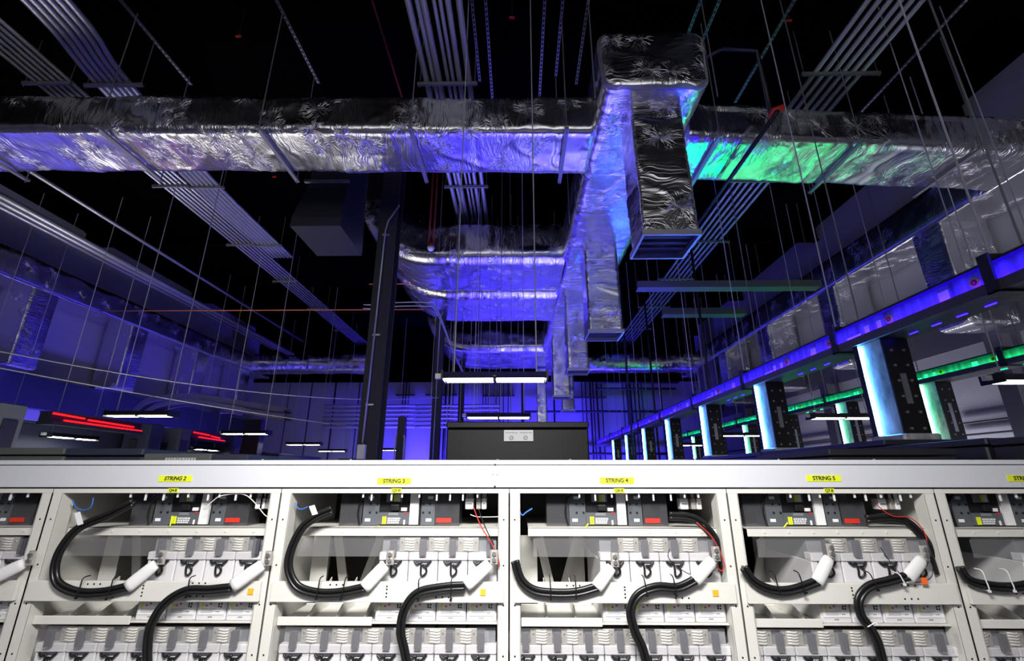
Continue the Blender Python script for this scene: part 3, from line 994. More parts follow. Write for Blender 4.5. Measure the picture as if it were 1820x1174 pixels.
cabinet('end_cabinet', 'low dark cabinet between the blue risers and the right racks', 2.35, 3.3, 3.6, 4.7, 2.30, 'darkcab')

# left side equipment
for i, (xa, xb, m, lab) in enumerate(((-4.9, -3.42, 'ups', 'grey green cabinet top at the left edge behind the racks'), (-3.40, -2.82, 'navy', 'slate blue cabinet behind STRING 2 rack, left of the lettered one'),
                                     (-2.80, -2.30, 'ups', 'grey green cabinet with white lettering behind STRING 2 rack'), (-2.28, -2.02, 'navy', 'narrow slate blue cabinet right of the lettered cabinet'))):
    c = cabinet('power_cabinet', lab, xa, xb, 3.5, 4.3, (2.305, 2.30, 2.262, 2.258)[i], m)
    if i == 2:
        mk = MB()
        x = -2.63
        rnd = random.Random(9)
        while x < -2.40:
            w = rnd.uniform(.012, .02)
            mk.box(x, x + w, 3.480, 3.484, 2.212, 2.232)
            x += w + .006
        mk.build('print', 'label', c)
RX = -10.6
for i, (y0, y1, lab) in enumerate(((10.3, 12.9, 'red lit busway stub at far left between the grey risers'), (15.0, 16.7, 'smaller red lit busway stub behind the first one'))):
    t = thing('busway', lab, 'busway', (RX, y0, 3.3))
    MB().box(RX - .3, RX - .03, y0, y1, 3.30, 3.5).build('housing', 'steel', t)
    MB().box(RX - .33, RX + .05, y0, y1, 3.22, 3.295).build('flange', 'steel', t)
    MB().box(RX - .33, RX + .04, y0, y1, 3.5, 3.52).build('flange', 'steel', t)
    for zz, ya, yb in ((3.34, y0 + .3, y1), (3.42, y0 + .9, y1 - .3), (3.47, y0, y0 + .8)):
        MB().tube([(RX + .005, ya, zz), (RX + .005, yb, zz - .03)], .020, 6).build('light_strip', 'ledred', t)
for i, y in enumerate((9.2, 13.2, 14.4, 17.2, 18.6)):
    t = thing('grey_riser', '%s grey riser of the left busway counting away from the racks' % ORD[i].replace('leftmost', 'first'), 'riser', (RX, y, 0))
    MB().rbox(RX - .75, RX + .0, y, y + .55, 0, 3.55, .03).build('housing', 'ups' if i % 2 == 0 else 'navy', t)
    MB().box(RX + .0, RX + .02, y + .12, y + .42, .3, 3.2).build('cover', 'darkcab', t)
    MB().box(RX - .5, RX - .3, y - .02, y, .5, 3.1).build('front_strip', 'darkcab', t)
for i, (x0, x1, y0, y1, z) in enumerate(((-12.5, -11.5, 8.6, 13.4, 3.35), (-12.5, -11.5, 13.5, 18.4, 3.3), (-9.8, -8.2, 16.0, 19.5, 2.85), (-6.9, -5.4, 18.0, 21.0, 2.75), (-5.0, -3.6, 15.5, 18, 2.5))):
    cabinet('ups_cabinet', ('large dark cabinet by the left wall under the first red stub', 'large dark cabinet by the left wall further back', 'dark cabinet in the middle left behind the lamps',
                            'dark cabinet left of the column base', 'low dark cabinet beside the nearest column base')[i], x0, x1, y0, y1, z, 'navy')

# ================================================================== BATTERY RACKS IN FRONT
BX = [-2.93, -1.975, -1.0, -.04, .863, 1.715, 2.56]
RN = ['leftmost', 'second (STRING 2)', 'third (STRING 3)', 'fourth (STRING 4)', 'fifth (STRING 5)', 'rightmost (STRING 6)']
FY = 2.02                                  # post faces
T1 = 1.555                                 # upper battery shelf
TP = .327                                  # tier pitch
BP = .1215                                 # battery pitch
ZT, ZL, ZU = 1.859, 1.803, 1.773           # top of battery, top of lid band, underside of lid band

fas = thing('top_fascia', 'long pale grey fascia panel with yellow STRING tapes along the rack tops', 'panel', (0, 2.0, 2.05))
MB().box(-2.95, 2.58, 2.011, 2.019, 2.056, 2.144).build('front_panel', 'fascia', fas, bevel=.002)
MB().box(-2.95, 2.58, 2.013, 2.65, 2.147, 2.166).build('top_cover', 'fascia', fas, bevel=.003)
MB().box(-2.95, 2.58, 2.021, 2.65, 2.05, 2.054).build('shadow_gap', 'blackp', fas)
for x in (-2.4, -1.45, -1.1, -.72, -.09, .22, .75, 1.1, 1.5):
    MB().tube([(x, 2.017, 2.166), (x, 2.017, 2.170)], .005, 8).build('screw', 'galv', fas)
for z in (2.147, 2.060):
    MB().tube([(-.10, 2.012, z), (-.10, 2.008, z)], .004, 8).build('screw', 'blackp', fas)
for px, py, s in ((311.5, 850, 'STRING 2'), (700.5, 854.5, 'STRING 3'), (1096.5, 853.5, 'STRING 4'), (1464, 849, 'STRING 5'), (1821, 848, 'STRING 6')):
    c = at(px, py, Y=2.010)
    c.z = min(max(c.z, 2.072), 2.092)
    tp = MB().box(c.x - .071, c.x + .071, 2.009, 2.011, c.z - .0125, c.z + .0125).build('yellow_tape', 'yellow', fas)
    text(s, .022, (c.x, 2.0084, c.z), tp, 'ink', shear=.2 if '2' in s else 0)
c = at(832, 848, Y=2.010)
o = MB().raw([(c.x - .034, 2.010, c.z + .018), (c.x - .034, 2.010, c.z - .008), (c.x + .036, 2.010, c.z - .018), (c.x + .036, 2.010, c.z + .012)], [(0, 1, 2, 3)]).build('white_sticker', 'label', fas)
c = at(877, 843, Y=2.010)
MB().box(c.x - .022, c.x + .024, 2.0095, 2.011, c.z - .009, c.z + .008).build('white_sticker', 'label', fas)
mk = MB()
for dx, w in ((-.006, .006), (.003, .003), (.010, .006), (.018, .005)):
    mk.box(c.x + dx, c.x + dx + w, 2.009, 2.0096, c.z - .004, c.z + .003)
mk.build('print', 'midgrey', fas)

# ---- one battery, then copies
def make_battery():
    """front terminal battery, left bottom front corner at the origin"""
    w, d, h = .118, .40, ZT - T1
    t = thing('battery', 'grey battery', 'battery')
    MB().rbox(0, w, .006, d, 0, ZU - T1, .004).build('case', 'battery', t, bevel=.0)
    MB().box(.004, w - .004, .03, d - .01, ZU - T1, h - .004).build('terminal_recess', 'midgrey', t)
    MB().rbox(-.0005, w + .0005, 0, .05, ZU - T1, ZL - T1, .004).build('lid', 'battery', t)
    x0, z = .5 * w, ZU - T1
    rope = [(-.036, 0), (-.022, -.012), (-.008, -.006), (-.006, -.03), (-.005, -.052), (.004, -.056), (.017, -.042), (.014, -.026), (.002, -.016), (.018, -.016), (.034, 0)]
    MB().tube(spline([(x0 + a, -.001 - .004 * (1 if -.05 < b < -.01 else 0), z + b) for a, b in rope], 5), .0042, 7).build('rope_handle', 'cable', t, True)
    MB().box(x0 - .03, x0 + .03, .001, .007, z - .008, z).build('handle_slot', 'strap', t)
    lb = MB().box(.010, w - .008, .0035, .006, .020, .078).build('label', 'label', t)
    mk = MB()
    for a, b in ((.062, .058), (.062, .050), (.072, .059), (.071, .049)):
        mk.box(x0 + a - .035, x0 + a - .029, .0028, .0035, b - .003, b + .003)
    mk.build('black_icon', 'ink', lb)
    mk = MB()
    for a, b in ((.018, .060), (.018, .052), (.019, .044)):
        mk.box(a, a + .007, .0028, .0035, b - .003, b + .003)
    mk.build('yellow_icon', 'yellow', lb)
    MB().box(.052, .058, .0028, .0035, .056, .062).box(.036, .042, .0028, .0035, .050, .056).build('red_icon', 'red', lb)
    mk = MB()
    for k in range(4):
        mk.box(.018, .018 + .06 - .012 * (k % 2), .0030, .0035, .040 - .004 * k, .0412 - .004 * k)
    mk.box(.080, .094, .0028, .0035, .030, .0325)
    mk.build('print', 'midgrey', lb)
    mk = MB()
    for a in (.050, .056, .062):
        mk.box(a, a + .004, .0050, .0061, .010, .0145)
    mk.build('embossed_mark', 'midgrey', t)
    return t


def make_link():
    """tinned plate with braided copper links bridging two batteries; origin at its centre"""
    t = thing('intercell_link', 'link', 'connector')
    MB().box(-.043, .043, 0, .006, -.026, .026).build('plate', 'beige', t, bevel=.001)
    for k in range(5):
        z = -.019 + k * .0095
        MB().tube(spline([(-.020, -.002, z), (-.008, -.007, z + .001), (.008, -.007, z - .001), (.020, -.002, z)], 4), .0036, 6).build('braid', 'braid', t, True)
    for x in (-.031, .031):
        MB().tube([(x, 0, .010), (x, -.004, .010)], .0035, 8).build('bolt', 'galv', t)
    return t


bat0, link0 = make_battery(), make_link()
first = [True, True]


def place(proto, idx, loc, label, group):
    if first[idx]:
        first[idx] = False
        proto.location = loc
        proto['label'] = label
        proto['group'] = group
        return proto
    return dup(proto, loc, label, group)


def make_breaker():
    """moulded case breaker with grey end blocks and clear shrouds; origin at bottom centre of its face"""
    t = thing('circuit_breaker', 'breaker', 'breaker')
    k = .00243
    H = .135
    def X(p):
        return (p - 709) * k
    MB().box(X(645), X(674), 0, .09, 0, H - .004).build('end_block', 'greyp', t, bevel=.002)
    MB().box(X(748.5), X(773.5), 0, .09, 0, H - .006).build('end_block', 'greyp', t, bevel=.002)
    MB().box(X(674), X(748), .006, .10, 0, H).build('body', 'blackp', t, bevel=.002)
    MB().box(X(674), X(728), 0, .006, .004, .052).build('trip_unit', 'greyp', t)
    MB().box(X(691), X(709), -.002, .0, .040, .051).build('dial_window', 'midgrey', t)
    pl = MB().box(X(690), X(711), -.002, .0, .006, .034).build('rating_plate', 'midgrey', t)
    rn = random.Random(4)
    mk = MB()
    for r in range(3):
        x = X(690.5)
        while x < X(709.5):
            w = rn.uniform(.004, .010)
            mk.box(x, x + w, -.003, -.002, .009 + .008 * r, .014 + .008 * r)
            x += w + .003
    mk.build('print', 'label', pl)
    MB().box(X(681), X(684), -.003, .0, .006, .036).box(X(685), X(688), -.003, .0, .006, .036).build('yellow_mark', 'yellow', t)
    MB().box(X(685.5), X(713), .002, .006, .094, .128).build('upper_window', 'midgrey', t)
    MB().box(X(699), X(704), .0, .004, .096, .124).build('yellow_mark', 'yellow', t)
    MB().box(X(704), X(710), .0, .004, .096, .124).build('white_mark', 'label', t)
    MB().box(X(695), X(710), -.012, .006, .060, .084).build('toggle', 'blackp', t, bevel=.003)
    MB().box(X(713), X(723), .0, .006, .058, .071).build('tag_label', 'label', t)
    MB().box(X(719), X(724), -.002, .001, .048, .054).build('red_button', 'red', t)
    MB().box(X(718.5), X(721.5), -.002, .001, .004, .022).build('white_mark', 'label', t)
    MB().box(X(729), X(744.5), -.006, .006, .004, H - .006).build('white_side_strip', 'label', t)
    for a, b in ((650, .022), (653.5, .112), (758, .022), (760, .112)):
        MB().box(X(a), X(a + 9.5), -.002, .0, b - .006, b + .006).build('tag_label', 'label', t)
    for a in (658, 670, 752.5, 764):
        for b in (.052, .086):
            MB().tube([(X(a), .002, b), (X(a), -.003, b)], .0045, 8).build('screw', 'blackp', t)
    c = MB().box(X(605), X(644), -.004, -.001, -.004, H).box(X(605), X(606), -.004, .09, -.004, H).build('shroud', 'smoke', t)
    c = MB().box(X(774), X(817), -.004, -.001, -.004, H - .008).box(X(816), X(817), -.004, .09, -.004, H - .008).build('shroud', 'smoke', t)
    MB().box(X(777), X(803), -.0065, -.0045, .012, .030).build('red_sticker', 'red', t)
    MB().tube(spline([(X(651), -.008, .128), (X(641), -.010, .10), (X(638), -.010, .05), (X(642), -.008, .002)], 6), .004, 6).build('lead', 'cable', t, True)
    return t


brk0 = make_breaker()
brk_first = True
BRK_X = [at(p, 905, Y=2.10).x for p in (-41, 338, 709, 1076, 1426, 1759)]

for i in range(6):
    x0, x1 = BX[i] + .0015, BX[i + 1] - .0015
    nm = RN[i]
    rk = thing('battery_rack', 'cream steel battery rack, the %s rack' % nm, 'rack', ((x0 + x1) / 2, FY, 0), 'battery racks')
    for s, xa in ((1, x0), (-1, x1)):
        mb = MB()
        a, b = (xa, xa + .042) if s > 0 else (xa - .042, xa)
        mb.box(a, b, FY, FY + .003, 0, 2.05)
        c = b if s > 0 else a
        mb.box(c - .0015, c + .0015, FY, FY + .06, 0, 2.05)
        p = mb.build('post', 'cream', rk)
        for z in (1.45, 1.62, 1.76, 1.93):
            MB().tube([((a + b) / 2, FY, z), ((a + b) / 2, FY - .001, z)], .0035, 8).build('hole', 'brick', p)
        for z in (1.655, 1.69):
            MB().tube([(c - .006 * s, FY, z), (c - .006 * s, FY - .006, z)], .008, 6).build('bolt', 'galv', p)
        MB().box(xa - .002 if s < 0 else xa, xa + .002 if s > 0 else xa, FY, 2.64, 0, 2.05).build('side_frame', 'cream', rk)
    MB().box(x0, x1, FY - .001, FY + .03, 2.033, 2.05).build('top_rail', 'cream', rk)
    xl, xr = x0 + .046, x1 - .046
    # breaker shelf: plate plus folded lip
    MB().box(xl + .03, xr, 2.052, 2.058, 1.864, 1.898).box(xl + .03, xr, 2.052, 2.55, 1.892, 1.898).build('breaker_shelf', 'cream', rk, bevel=.002)
    for q in range(7):
        xx = xl + .10 + q * (xr - xl - .16) / 6
        MB().tube([(xx, 2.052, 1.881), (xx, 2.049, 1.881)], .005, 6).build('rivet', 'cream', rk)
    bm_ = MB().box(x0 + .02, x1 - .02, 2.004, 2.018, 1.632, 1.704).build('beam', 'cream', rk, bevel=.002)
    mk = MB()
    xm = (x0 + x1) / 2
    for gx in (xm - .20, xm + .22):
        for dx in (-.025, 0, .025):
            for dz in ((-.012, .010) if gx < xm else (.014, -.032)):
                mk.tube([(gx + dx, 2.005, 1.683 + dz), (gx + dx, 2.0032, 1.683 + dz)], .0035, 8)
    for dz in (.012, .002, -.012, -.024):
        mk.tube([(xm, 2.005, 1.676 + dz), (xm, 2.0032, 1.676 + dz)], .0035, 8)
    mk.build('punched_hole', 'brick', bm_)
    if i != 4:
        sx = x1 - (.055 if i == 1 else .10)
        MB().box(sx - .011, sx + .011, 2.001, 2.004, 1.658, 1.680).build('inspection_sticker', 'deeporange' if i == 0 else 'orange', bm_)
    # battery shelves
    for tier in range(2):
        z = T1 - tier * TP
        bl = x1 - .0455 - (4 if tier == 0 else 7) * BP
        MB().box(xl, xr, 2.045, 2.56, z - .006, z - .001).build('battery_shelf', 'cream', rk)
        if tier == 0:
            MB().box(xl, bl - .006, 2.040, 2.046, z - .012, z + .018).build('shelf_lip', 'cream', rk, bevel=.002)
            for q in range(3):
                gx = xl + .10 + q * .115
                if gx < bl - .03:
                    MB().prism([(2.06, z), (2.30, z), (2.30, z + .11)], 0, gx, gx + .004).build('gusset', 'cream', rk)
            MB().box(xl, bl - .01, 2.30, 2.304, z, z + .055).build('shelf_back', 'cream', rk)
    # rear bracing behind the empty bays
    MB().box(xl, xl + .075, 2.30, 2.305, 1.56, 1.84).build('brace', 'cream', rk)
    def bar(xa, za, xb, zb, y, w):
        MB().raw([(xa, y, za), (xa + w, y, za), (xb + w, y, zb), (xb, y, zb), (xa, y + .01, za), (xa + w, y + .01, za), (xb + w, y + .01, zb), (xb, y + .01, zb)],
                 [(0, 1, 2, 3), (4, 5, 6, 7), (0, 1, 5, 4), (1, 2, 6, 5), (2, 3, 7, 6), (3, 0, 4, 7)]).build('brace', 'cream', rk)
    bar(xl + .13, 1.56, xl + .06, 1.86, 2.36, .04)
    bar(xl + .17, 1.56, xl + .27, 1.86, 2.42, .035)
    bar(xl + .24, 1.56, xl + .24, 1.86, 2.46, .07)
    bar(xl + .43, 1.56, xl + .29, 1.82, 2.50, .05)
    MB().box(xl + .30, xr, 2.55, 2.56, 1.78, 1.83).build('rear_rail', 'cream', rk)
    MB().box(x0, x1, 2.64, 2.65, 0, 2.05).build('dark_backing', 'blackp', rk)  # black sheet added to stand for the dark interior behind the braces
    MB().box(x0, x1, FY, 2.64, 0, .08).build('base', 'cream', rk)
    if 1 <= i <= 4:
        c = at((309, 705, 1100, 1472.5)[i - 1], 866, Y=2.018).x
        tp = MB().box(c - .021, c + .021, FY - .003, FY - .001, 2.035, 2.052).build('yellow_tape', 'yellow', rk)
        text(('Q4-B', 'Q5-B', 'Q6-B', 'Q7-B')[i - 1], .015, (c, FY - .0035, 2.0435), tp, 'ink')
    rn = random.Random(i)
    for q in range(9):
        xx = xm - .15 + q * .062 + rn.uniform(-.015, .015)
        MB().box(xx - .003, xx + .003, 2.03, 2.036, 2.015 - rn.choice((0, .012)), 2.033).build('wire_clip', 'whitep', rk)

    # batteries, links and covers
    for tier in range(2):
        nb = 4 if tier == 0 else 7
        z = T1 - tier * TP
        xs0 = x1 - .0455 - nb * BP
        tn = ('upper', 'lower')[tier]
        for k in range(nb):
            place(bat0, 0, (xs0 + k * BP, 2.05, z), '%s grey battery from left, %s tier of the %s rack' % (ORD[k], tn, nm), '%s tier batteries, %s rack' % (tn, nm))
        for k in range(nb - 1):
            place(link0, 1, (xs0 + (k + 1) * BP - .0015, 2.062, z + ZL - T1 + .028), '%s braided link over the %s tier batteries in the %s rack' % (ORD[k], tn, nm), '%s tier links, %s rack' % (tn, nm))
        lx = xl + .05 if tier == 0 else xs0 - .01
        cv = thing('terminal_cover', 'clear plastic terminal cover of the %s tier in the %s rack' % (tn, nm), 'cover', ((lx + xr) / 2, 2.03, z + .25), 'terminal covers')
        zc = z + ZL - T1
        MB().box(lx, xr - .03, 2.026, 2.029, zc - .012, zc + .054).build('clear_front', 'clear', cv)
        MB().raw([(lx, 2.026, zc + .054), (xr - .03, 2.026, zc + .054), (xr - .05, 2.05, zc + .0585), (lx + .03, 2.05, zc + .0585)], [(0, 1, 2, 3)]).build('clear_top', 'clear', cv)
        for k in range(nb):
            cx = xs0 + (k + .5) * BP - .002
            if tier == 0 and k == nb - 1:
                cx += .03
            MB().box(cx - .0135, cx + .0135, 2.031, 2.045, zc - .008, zc + .05).build('clip', 'strap', cv, bevel=.002)

    # breaker and terminal blocks
    bx = BRK_X[i]
    lab = 'black and grey circuit breaker at the top of the %s rack' % nm
    if brk_first:
        brk_first = False
        brk0.location = (bx, 2.10, 1.90)
        brk0['label'] = lab
        brk0['group'] = 'rack circuit breakers'
    else:
        dup(brk0, (bx, 2.10, 1.90), lab, 'rack circuit breakers')
    for k, (dx, w, m) in enumerate(((.288, .034, 'whitep'), (.335, .018, 'orange' if False else 'beige'), (.358, .020, 'whitep'))):
        tx = bx + dx + (.03 if i in (3, 4) else 0)
        if tx + w > x1 - .05:
            tx -= .05
        tb = thing('terminal_block', '%s small terminal block hanging at the top right of the %s rack' % (('left white', 'middle tan', 'right white')[k], nm), 'terminal', (tx, 2.09, 1.97), 'terminal blocks')
        MB().rbox(tx, tx + w, 2.085, 2.13, 1.966, 2.01, .003).build('body', m, tb)
        MB().box(tx + .002, tx + w - .002, 2.09, 2.13, 2.01, 2.03).build('rail_foot', 'galv', tb)
        MB().box(tx + .004, tx + w - .004, 2.0835, 2.085, 1.985, 1.992).build('slot', 'midgrey', tb)

# ---- heavy cables, white boots and ties
def offs(pts, k):
    """k-th strand of a three strand bundle lying in the plane of the rack face"""
    out = []
    for q, p in enumerate(pts):
        t = (pts[min(q + 1, len(pts) - 1)] - pts[max(q - 1, 0)]).normalized()
        n = Vector((-t.z, 0, t.x))
        o = (.0090, -.0090, 0)[k]
        out.append(p + n * o + Vector((0, (0, 0, .0105)[k], 0)))
    return out


def bundle(i, pxs, where, y=1.985):
    P = spline([at(a, b, Y=y) if not isinstance(a, tuple) else Vector(a) for a, b in pxs], 8)
    for k in range(3):
        tag(MB().tube(offs(P, k), .0086, 10).build('power_cable', 'cable', None, True), 'thick black power cable of the %s bundle in the %s rack' % (where, RN[i]), 'cable', '%s cable bundle, %s rack' % (where, RN[i]))
    return P


def boot(i, pa, pb, where, y=1.982):
    a, b = at(*pa, Y=y), at(*pb, Y=y)
    t = thing('cable_boot', 'white insulating boot on the %s cable end in the %s rack' % (where, RN[i]), 'cable boot', a, 'white cable boots')
    d = (b - a).normalized()
    n = 8
    pts = [a.lerp(b, q / n) + Vector((0, .012 * (q / n), 0)) for q in range(n + 1)]
    sv = MB().tube(pts, .021, 14, True, [.0235, .025, .025, .025, .0245, .0245, .024, .023, .0195])
    sv.v = [(x, y_ - (y_ - (y + .012 * max(0, min(1, (Vector((x, y_, z)) - a).dot(d) / (b - a).length)))) * .45, z) for x, y_, z in sv.v]
    sv.build('sleeve', 'whitep', t, True)
    e = b + d * .022 + Vector((0, .016, 0))
    lg = MB().rbox(e.x - .016, e.x + .016, e.y - .004, e.y + .004, e.z - .018, e.z + .036, .004).build('lug', 'beige', t)
    for dz in (.0, .022):
        MB().tube([(e.x, e.y - .004, e.z + dz), (e.x, e.y - .013, e.z + dz)], .0085, 6).build('nut', 'galv', lg)


def tie(i, pa, pb, m, k, where):
    a, b = at(*pa, Y=1.972), at(*pb, Y=1.972)
    t = thing('cable_tie', '%s cable tie, %s, %s bundle, %s rack' % ('white' if m == 'whitep' else 'black', k, where, RN[i]), 'cable tie', b)
    MB().tube(spline([a + Vector((0, .03, .004)), a, a.lerp(b, .5) + Vector((.001, -.001, 0)), b, b + Vector((0, .03, -.004))], 5), .0024, 6).build('strap', m, t, True)
    MB().box(b.x - .004, b.x + .004, b.y - .004, b.y + .003, b.z - .008, b.z).build('head', m, t)


BUN = {
    0: ([], None, [], ((-14, 1028), (37, 1002))),
    1: ([(236, 893), (190, 916), (140, 938), (109, 974), (97, 1010), (104, 1037), (138, 1052), (182, 1052), (228, 1042)], ((226, 1043), (273, 1003)),
        [(410, 1044), (372, 1048), (330, 1050), (292, 1073), (268, 1112), (262, 1150), (262, 1190)], ((413, 1041), (464, 1004))),
    2: ([(590, 906), (562, 918), (537, 938), (518, 975), (513, 1010), (528, 1041), (562, 1053), (602, 1053), (648, 1044)], ((647, 1044), (684, 1004)),
        [(826, 1041), (785, 1044), (742, 1054), (719, 1083), (712, 1120), (718, 1152), (726, 1190)], ((828, 1040), (870, 1002))),
    3: ([(915, 996), (926, 1030), (950, 1049), (990, 1054), (1028, 1052), (1064, 1042)], ((1060, 1044), (1088, 1008)),
        [(1236, 1030), (1205, 1044), (1168, 1043), (1135, 1056), (1121, 1085), (1128, 1120), (1142, 1152), (1152, 1190)], ((1235, 1031), (1269, 996))),
    4: ([(1322, 1008), (1340, 1033), (1372, 1048), (1408, 1048), (1455, 1032)], ((1452, 1034), (1477, 992)),
        [(1618, 1022), (1580, 1032), (1545, 1042), (1527, 1064), (1530, 1092), (1545, 1114), (1560, 1142), (1572, 1190)], ((1614, 1026), (1644, 994))),
    5: ([(1706, 1008), (1722, 1030), (1755, 1040), (1800, 1043), (1850, 1034)], None, [], None),
}
TIES = {
    1: [((148, 1027), (136, 1060)), ((203, 1026), (190, 1062)), ((338, 1027), (331, 1058))],
    2: [((569, 1028), (562, 1061)), ((614, 1028), (606, 1062)), ((744, 1032), (743, 1064)), ((802, 1032), (801, 1064))],
    3: [((977, 1026), (979, 1062)), ((1022, 1026), (1024, 1060)), ((1144, 1026), (1150, 1056)), ((1196, 1025), (1202, 1056))],
    4: [((1375, 1018), (1385, 1052)), ((1419, 1018), (1430, 1051)), ((1545, 1018), (1560, 1046))],
    5: [((1745, 1014), (1758, 1048)), ((1789, 1014), (1803, 1048))],
}
for i, (A, ba, B, bb) in BUN.items():
    if A:
        bundle(i, A, 'left')
    if ba:
        boot(i, ba[0], ba[1], 'left')
    if B:
        bundle(i, B, 'right', 1.978)
    if bb:
        boot(i, bb[0], bb[1], 'right', 1.976)
    for k, (pa, pb) in enumerate(TIES.get(i, ())):
        tie(i, pa, pb, 'whitep' if i == 5 else 'cable', ORD[k].replace('leftmost', 'first') + ' from the left', 'left' if k < 2 else 'right')
tie(4, (1541, 1113), (1556, 1105), 'whitep', 'lowest one', 'right')
tie(4, (1598, 1020), (1607, 1036), 'whitep', 'upper white one', 'right')
# second bundles coming up inside the right hand racks
for i, pxs in ((3, [(1190, 916), (1235, 922), (1266, 950), (1281, 985), (1285, 1015)]), (4, [(1540, 922), (1600, 922), (1637, 950), (1658, 985), (1670, 1020)])):
    P = spline([at(a, b, Y=2.045) for a, b in pxs], 8)
    for k in range(2):
        tag(MB().tube(offs(P, k), .0086, 10).build('power_cable', 'cable', None, True), 'thick black cable bending down inside the right post of the %s rack' % RN[i], 'cable', 'inner right cables, %s rack' % RN[i])


def wire(pxs, m, label, y=2.0, r=.0022):
    tag(MB().tube(spline([at(a, b, Y=y) for a, b in pxs], 6), r, 6).build('thin_wire', m, None, True), label, 'wire')


wire([(842, 902), (855, 935), (872, 962), (885, 990), (888, 1006)], 'red', 'red wire slanting down at the right of the third (STRING 3) rack')
wire([(850, 903), (862, 935), (878, 968)], 'cable', 'thin dark wire beside the red one in the third (STRING 3) rack')
wire([(836, 914), (850, 918), (880, 918), (888, 917)], 'whitep', 'thin white wire at the right of the third (STRING 3) rack', 2.03, .0016)
wire([(1238, 928), (1262, 950), (1276, 972), (1287, 1000), (1284, 1014), (1274, 1008)], 'red', 'red wire looping down at the right of the fourth (STRING 4) rack')
wire([(1190, 975), (1188, 990), (1205, 1008), (1235, 1022), (1268, 1014), (1277, 996)], 'cable', 'thin black wire looping over the fourth (STRING 4) batteries', 1.99, .0016)
wire([(1560, 898), (1585, 916), (1618, 920), (1640, 940), (1648, 962)], 'red', 'red wire running to the right post of the fifth (STRING 5) rack', 2.03)
wire([(1565, 972), (1580, 995), (1612, 1030), (1640, 1033), (1655, 1025), (1658, 1010)], 'cable', 'thin black wire ending at an orange flag in the fifth (STRING 5) rack', 1.99, .0016)
c = at(1643, 1032, Y=1.985)
tag(MB().box(c.x - .011, c.x + .011, 1.984, 1.986, c.z - .012, c.z + .012).build('wire_flag', 'deeporange'), 'small orange flag on the thin wire in the fifth (STRING 5) rack', 'flag')
wire([(129, 888), (136, 902), (150, 906), (162, 900), (166, 884)], 'blue', 'blue wire loop at the top left of the second (STRING 2) rack', 2.04, .003)
wire([(524, 894), (530, 903), (538, 904), (547, 900)], 'blue', 'blue wire loop at the top left of the third (STRING 3) rack', 2.04, .003)
wire([(922, 905), (928, 915), (935, 910), (946, 903)], 'blue', 'blue wire loop at the top left of the fourth (STRING 4) rack', 2.04, .003)
wire([(363, 905), (378, 890), (395, 880), (432, 878), (452, 892), (470, 914), (482, 920)], 'whitep', 'white wire looping at the top right of the second (STRING 2) rack', 2.03, .002)
for pxs, nm in (([(306, 916), (302, 935)], RN[1]), ([(674, 934), (664, 943)], RN[2]), ([(1046, 930), (1036, 943)], RN[3]), ([(1400, 928), (1393, 937)], RN[4])):
    wire(pxs, 'yellow', 'short yellow earth wire under the breaker of the %s rack' % nm, 2.06, .003)
for pts, lab in ((((137, 910), (143, 932)), 'white paper tag on the left cables in the second (STRING 2) rack'), (((554, 898), (560, 914)), 'white paper tag on the left cables in the third (STRING 3) rack')):
    a, b = at(*pts[0], Y=1.975), at(*pts[1], Y=1.975)
    w = Vector((.011, 0, .003))
    tag(MB().raw([a - w, a + w, b + w, b - w, a - w + Vector((0, .001, 0)), a + w + Vector((0, .001, 0)), b + w + Vector((0, .001, 0)), b - w + Vector((0, .001, 0))],
                 [(0, 1, 2, 3), (7, 6, 5, 4), (0, 4, 5, 1), (1, 5, 6, 2), (2, 6, 7, 3), (3, 7, 4, 0)]).build('paper_tag', 'label'), lab, 'tag')


# ================================================================== LIGHT
def area(name, loc, size, power, col, direction=(0, 0, 1), sizey=None, spread=None, along=(0, 1, 0)):
    l = bpy.data.lights.new(name, 'AREA')
    l.shape = 'RECTANGLE'
    l.size = size
    l.size_y = sizey or size
    l.energy = power
    l.color = col
    if spread:
        l.spread = spread
    o = bpy.data.objects.new(name, l)
    COL.objects.link(o)
    o.location = loc
    z = -Vector(direction).normalized()
    y = Vector(along)
    y = (y - z * y.dot(z)).normalized()
    o.rotation_euler = Matrix((y.cross(z), y, z)).transposed().to_euler()
    return o


BL = (0.055, 0.030, 1.0)
WH = (1, .97, .94)
# aisle lamp at the viewer's side, over the rack fronts; wash on the wall behind the viewer
area('aisle_lamp', (-.1, .15, 3.25), .9, 62, WH, (0, .82, -.72), .3, math.radians(125), (0, 0, 1))
area('rear_wall_wash', (-1, -3.3, 4.3), 14, 680, WH, (0, -.75, 1), .4, math.radians(120))
SP = math.radians(115)
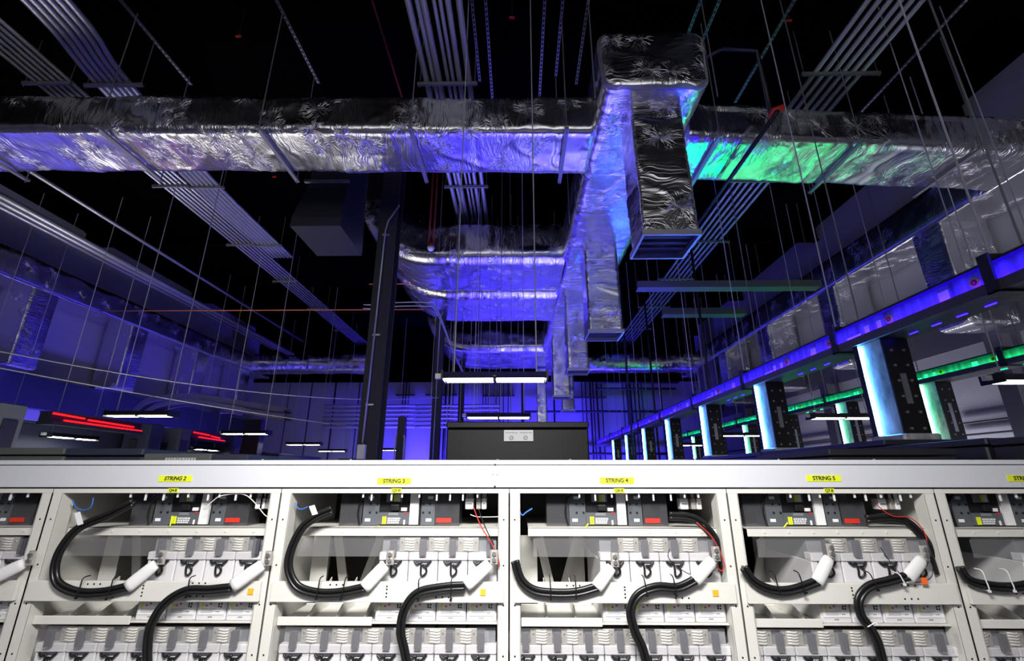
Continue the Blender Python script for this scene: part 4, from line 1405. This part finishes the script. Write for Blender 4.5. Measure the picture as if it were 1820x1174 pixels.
# unseen blue uplights added low between the cabinets for the duct reflections
for x, y, sx, sy, pw in ((-.9, 8.8, .5, 6, 75), (1.4, 9.5, .5, 7, 85), (3.2, 9.5, .4, 7, 70), (-2.2, 10.5, .4, 5, 40), (-1.0, 17, .6, 9, 95), (1.8, 17, .6, 9, 95)):
    area('blue_uplight', (x, y, .8), sx, pw, BL, (0, 0, 1), sy, SP)
for x, y, sx, sy, pw in ((.2, 9.6, .2, 7, 18), (2.4, 10, .2, 7, 18), (.4, 17, .2, 9, 26)):
    area('pale_fill', (x, y, .8), sx, pw, (.75, .75, 1), (0, 0, 1), sy, SP)  # unseen fills added to mix pale streaks into the blue reflections
area('blue_wall_wash', (-1.5, 23.0, 1.0), 10, 1500, BL, (0, .42, 1), .4, math.radians(130))
area('blue_wall_wash', (5.5, 23.0, 1.0), 4, 160, BL, (0, .42, 1), .4, math.radians(130))
area('blue_wall_wash', (-12.85, 14.5, .8), .4, 560, (.13, .09, 1.0), (-.75, 0, .65), 13, math.radians(110))
area('pale_wall_wash', (-8.0, 22.3, .8), 7, 9, (.9, .9, 1), (0, .75, 1), .3, SP)  # unseen fill added to brighten the stacked far wall pipes
area('green_fill', (6.4, 12.0, 2.2), .5, 3.6, (0.0, 1.0, .28), (-3.2, -6, 4.6), 3.0, math.radians(50))  # unseen fill added for the green reflection on the right cross duct
# unseen white fills added for the left duct underside and the right wall
for x, pw in ((-11.0, 30), (-9.6, 50), (-7.2, 50), (-5.0, 30)):
    area('left_fill_light', (x, 9.6, .8), .4, pw, WH, (0, 0, 1), 5, SP)
area('right_fill_light', (9.15, 9.5, .8), .4, 300, (.84, .82, 1), (.45, 0, 1), 13, math.radians(110))

w = bpy.data.worlds.new('world')
SC.world = w
w.use_nodes = True
w.node_tree.nodes['Background'].inputs['Color'].default_value = (0.004, 0.004, 0.012, 1)
w.node_tree.nodes['Background'].inputs['Strength'].default_value = 0.15

SC.view_settings.view_transform = 'Standard'
SC.view_settings.look = 'None'
SC.view_settings.exposure = 0.0
SC.view_settings.gamma = 1.0
SC.view_settings.use_curve_mapping = False
SC.cycles.max_bounces = 6
SC.cycles.diffuse_bounces = 3
SC.cycles.glossy_bounces = 4
SC.cycles.transparent_max_bounces = 8
SC.cycles.sample_clamp_indirect = 6.0
SC.cycles.use_denoising = True
